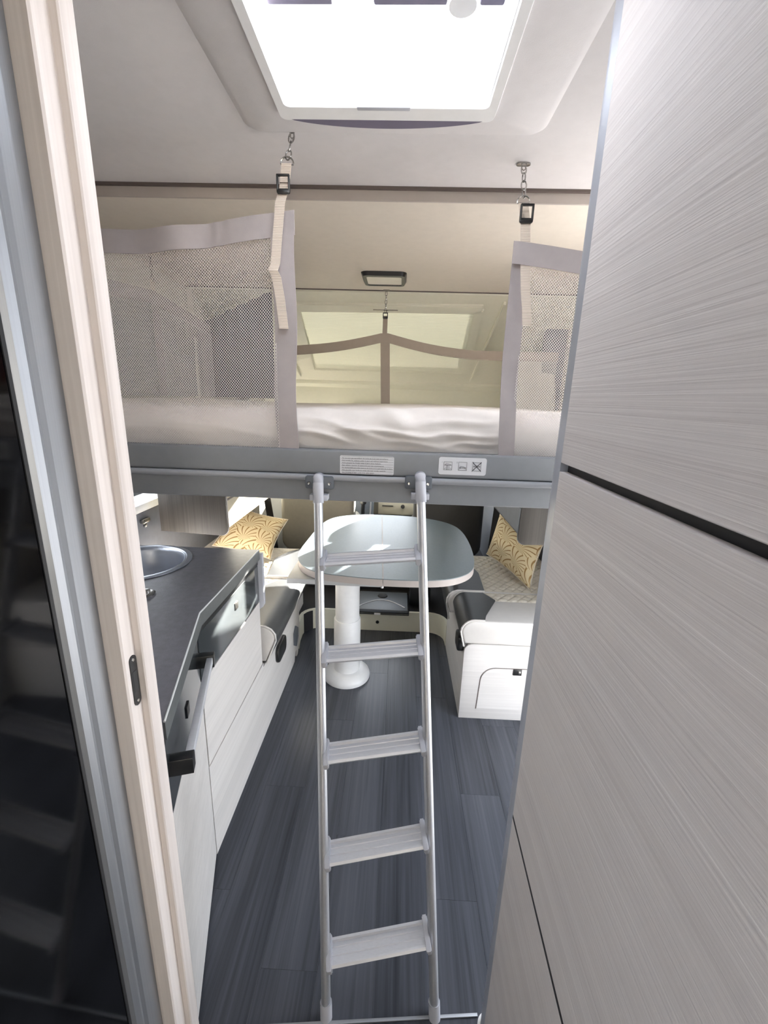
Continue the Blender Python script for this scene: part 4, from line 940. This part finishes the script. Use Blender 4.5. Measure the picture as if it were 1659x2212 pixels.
# ================================================================== ROOF VENT
rv = thing('roof_vent', 'bright square roof vent with a milky dome and sagging fly screen', 'roof vent', (-.05, .76, ZC))
fr = MB()
ring_plate(fr, SX0 - .012, SX1 + .012, SY0 - .012, SY1 + .042, SX0 + .010, SX1 - .010, SY0 + .012, SY1 - .004, ZC - .006, ZC - .020, .02, .006)
for a in ((SX0, SX0 + .012, SY0, SY1 + .02), (SX1 - .012, SX1, SY0, SY1 + .02), (SX0, SX1, SY0, SY0 + .012), (SX0, SX1, SY1 + .002, SY1 + .030)): fr.box(*a, ZC - .010, ZC + .075, bev=.002)
obj('frame', fr, 'white_plastic', rv)
obj('grip', MB().box(-.105, -.002, SY1 - .010, SY1 + .001, ZC - .0225, ZC - .006, bev=.002), 'grey_plastic', rv)
dm = MB(); dm.sheet(lambda u, v: (SX0 - .02 + (SX1 - SX0 + .04) * u, SY0 - .02 + (SY1 - SY0 + .08) * v, ZC + .092 + .05 * (1 - (2 * u - 1) ** 4) * (1 - (2 * v - 1) ** 4)), 16, 16)
obj('dome', dm, 'acrylic_dome', rv, ang=180)
def scr(u, v): x_ = SX0 + .004 + (SX1 - SX0 - .008) * u; sg_ = math.sin(math.pi * u) ** .6; return x_, SY1 + .030 + .022 * v * sg_, ZC - .017 - .006 * sg_ * v
obj('fly_screen', MB().sheet(scr, 24, 4, .002), 'screen_grey', rv, label='sagging grey fly screen edge')
cb = MB().box(-.240, -.133, .80, .877, ZC + .052, ZC + .062, bev=.003).box(-.067, .052, .80, .877, ZC + .052, ZC + .062, bev=.003).box(.103, .142, .80, .877, ZC + .052, ZC + .062, bev=.003)
obj('crossbar', cb, 'screen_grey', rv)
obj('crank', MB().lathe([(0, 0), (.022, 0), (.02, .02), (0, .022)], (.075, .86, ZC + .040), 20), 'white_plastic', rv)

# ================================================================== LADDER
L0, L1, R0, R1 = Vector((-.1245, .694, .0)), Vector((-.204, 1.080, 1.257)), Vector((.1430, .708, .0)), Vector((.060, 1.080, 1.270))
ld = thing('bed_ladder', 'aluminium ladder with five treads hooked on the bed frame', 'ladder', (0, .75, 0))
for a, b_ in ((L0, L1), (R0, R1)):
    r_ = obj('rail', MB().tube([a + (b_ - a) * .012, a.lerp(b_, .5), a.lerp(b_, .985)], .0125, 20, ell=(.0115, .0135, (1, 0, 0))), 'aluminium', ld)
    obj('foot', MB().tube([a, a + (b_ - a) * .03], .0145, 16), 'grey_plastic', ld)
    d = (b_ - a).normalized()
    obj('hook_cap', MB().tube([a.lerp(b_, .965), b_ + d * .005, b_ + d * .018 + Vector((0, .006, 0)), b_ + d * .020 + Vector((0, .020, .0)), b_ + Vector((0, .030, .006))], .014, 16), 'grey_plastic', ld, label='grey plastic hook cap')
    pb = b_ - d * .034
    obj('bumper', MB().box(pb.x - .025, pb.x + .022, pb.y + .010, BY0 + .012, pb.z - .009, pb.z + .007, bev=.002), 'grey_plastic', ld)
for zl, zr in ((.134, .186), (.363, .416), (.597, .640), (.833, .864), (1.062, 1.088)):
    a = L0.lerp(L1, zl / L1.z); b_ = R0.lerp(R1, zr / R1.z)
    ex_ = (b_ - a).normalized(); pa, pb = a + ex_ * .013, b_ - ex_ * .013
    up = Vector((0, -.06, 1)); up = (up - ex_ * up.dot(ex_)).normalized(); fy = up.cross(ex_)     # tread lies almost level
    mb = MB(); prof = [(-.024, -.006), (-.027, .000), (-.023, .005), (-.018, .005), (-.016, .001), (-.004, .001), (-.003, .003), (-.001, .003), (0, .001), (.012, .001), (.013, .003), (.015, .003), (.016, .001), (.023, .001), (.025, .007), (.031, .007), (.031, -.001), (.026, -.006)]
    V = [[mb.bm.verts.new(p + fy * q[0] + up * (q[1] + .010)) for q in prof] for p in (pa, pb)]
    np_ = len(prof)
    fs = [mb.bm.faces.new((V[0][i], V[0][(i + 1) % np_], V[1][(i + 1) % np_], V[1][i])) for i in range(np_)] + [mb.bm.faces.new(V[0][::-1]), mb.bm.faces.new(V[1])]
    bmesh.ops.recalc_face_normals(mb.bm, faces=fs)
    tr_ = obj('tread', mb, 'aluminium_x', ld, ang=20)
    for p, sgn in ((pa, -1), (pb, 1)):
        e = MB(); pr_ = [(-.030, -.012), (-.032, .004), (-.020, .012), (.020, .014), (.036, .018), (.036, .0), (.0, -.014)]
        W = [[e.bm.verts.new(p + ex_ * (sgn * s_) + fy * q[0] + up * (q[1] + .008)) for q in pr_] for s_ in (-.006, .007)]
        fs = [e.bm.faces.new((W[0][i], W[0][(i + 1) % 7], W[1][(i + 1) % 7], W[1][i])) for i in range(7)] + [e.bm.faces.new(W[0][::-1]), e.bm.faces.new(W[1])]
        bmesh.ops.recalc_face_normals(e.bm, faces=fs); bmesh.ops.bevel(e.bm, geom=list(fs[-1].edges) + list(fs[-2].edges), offset=.002, segments=2, affect='EDGES')
        obj('end_bracket', e, 'grey_plastic', tr_)
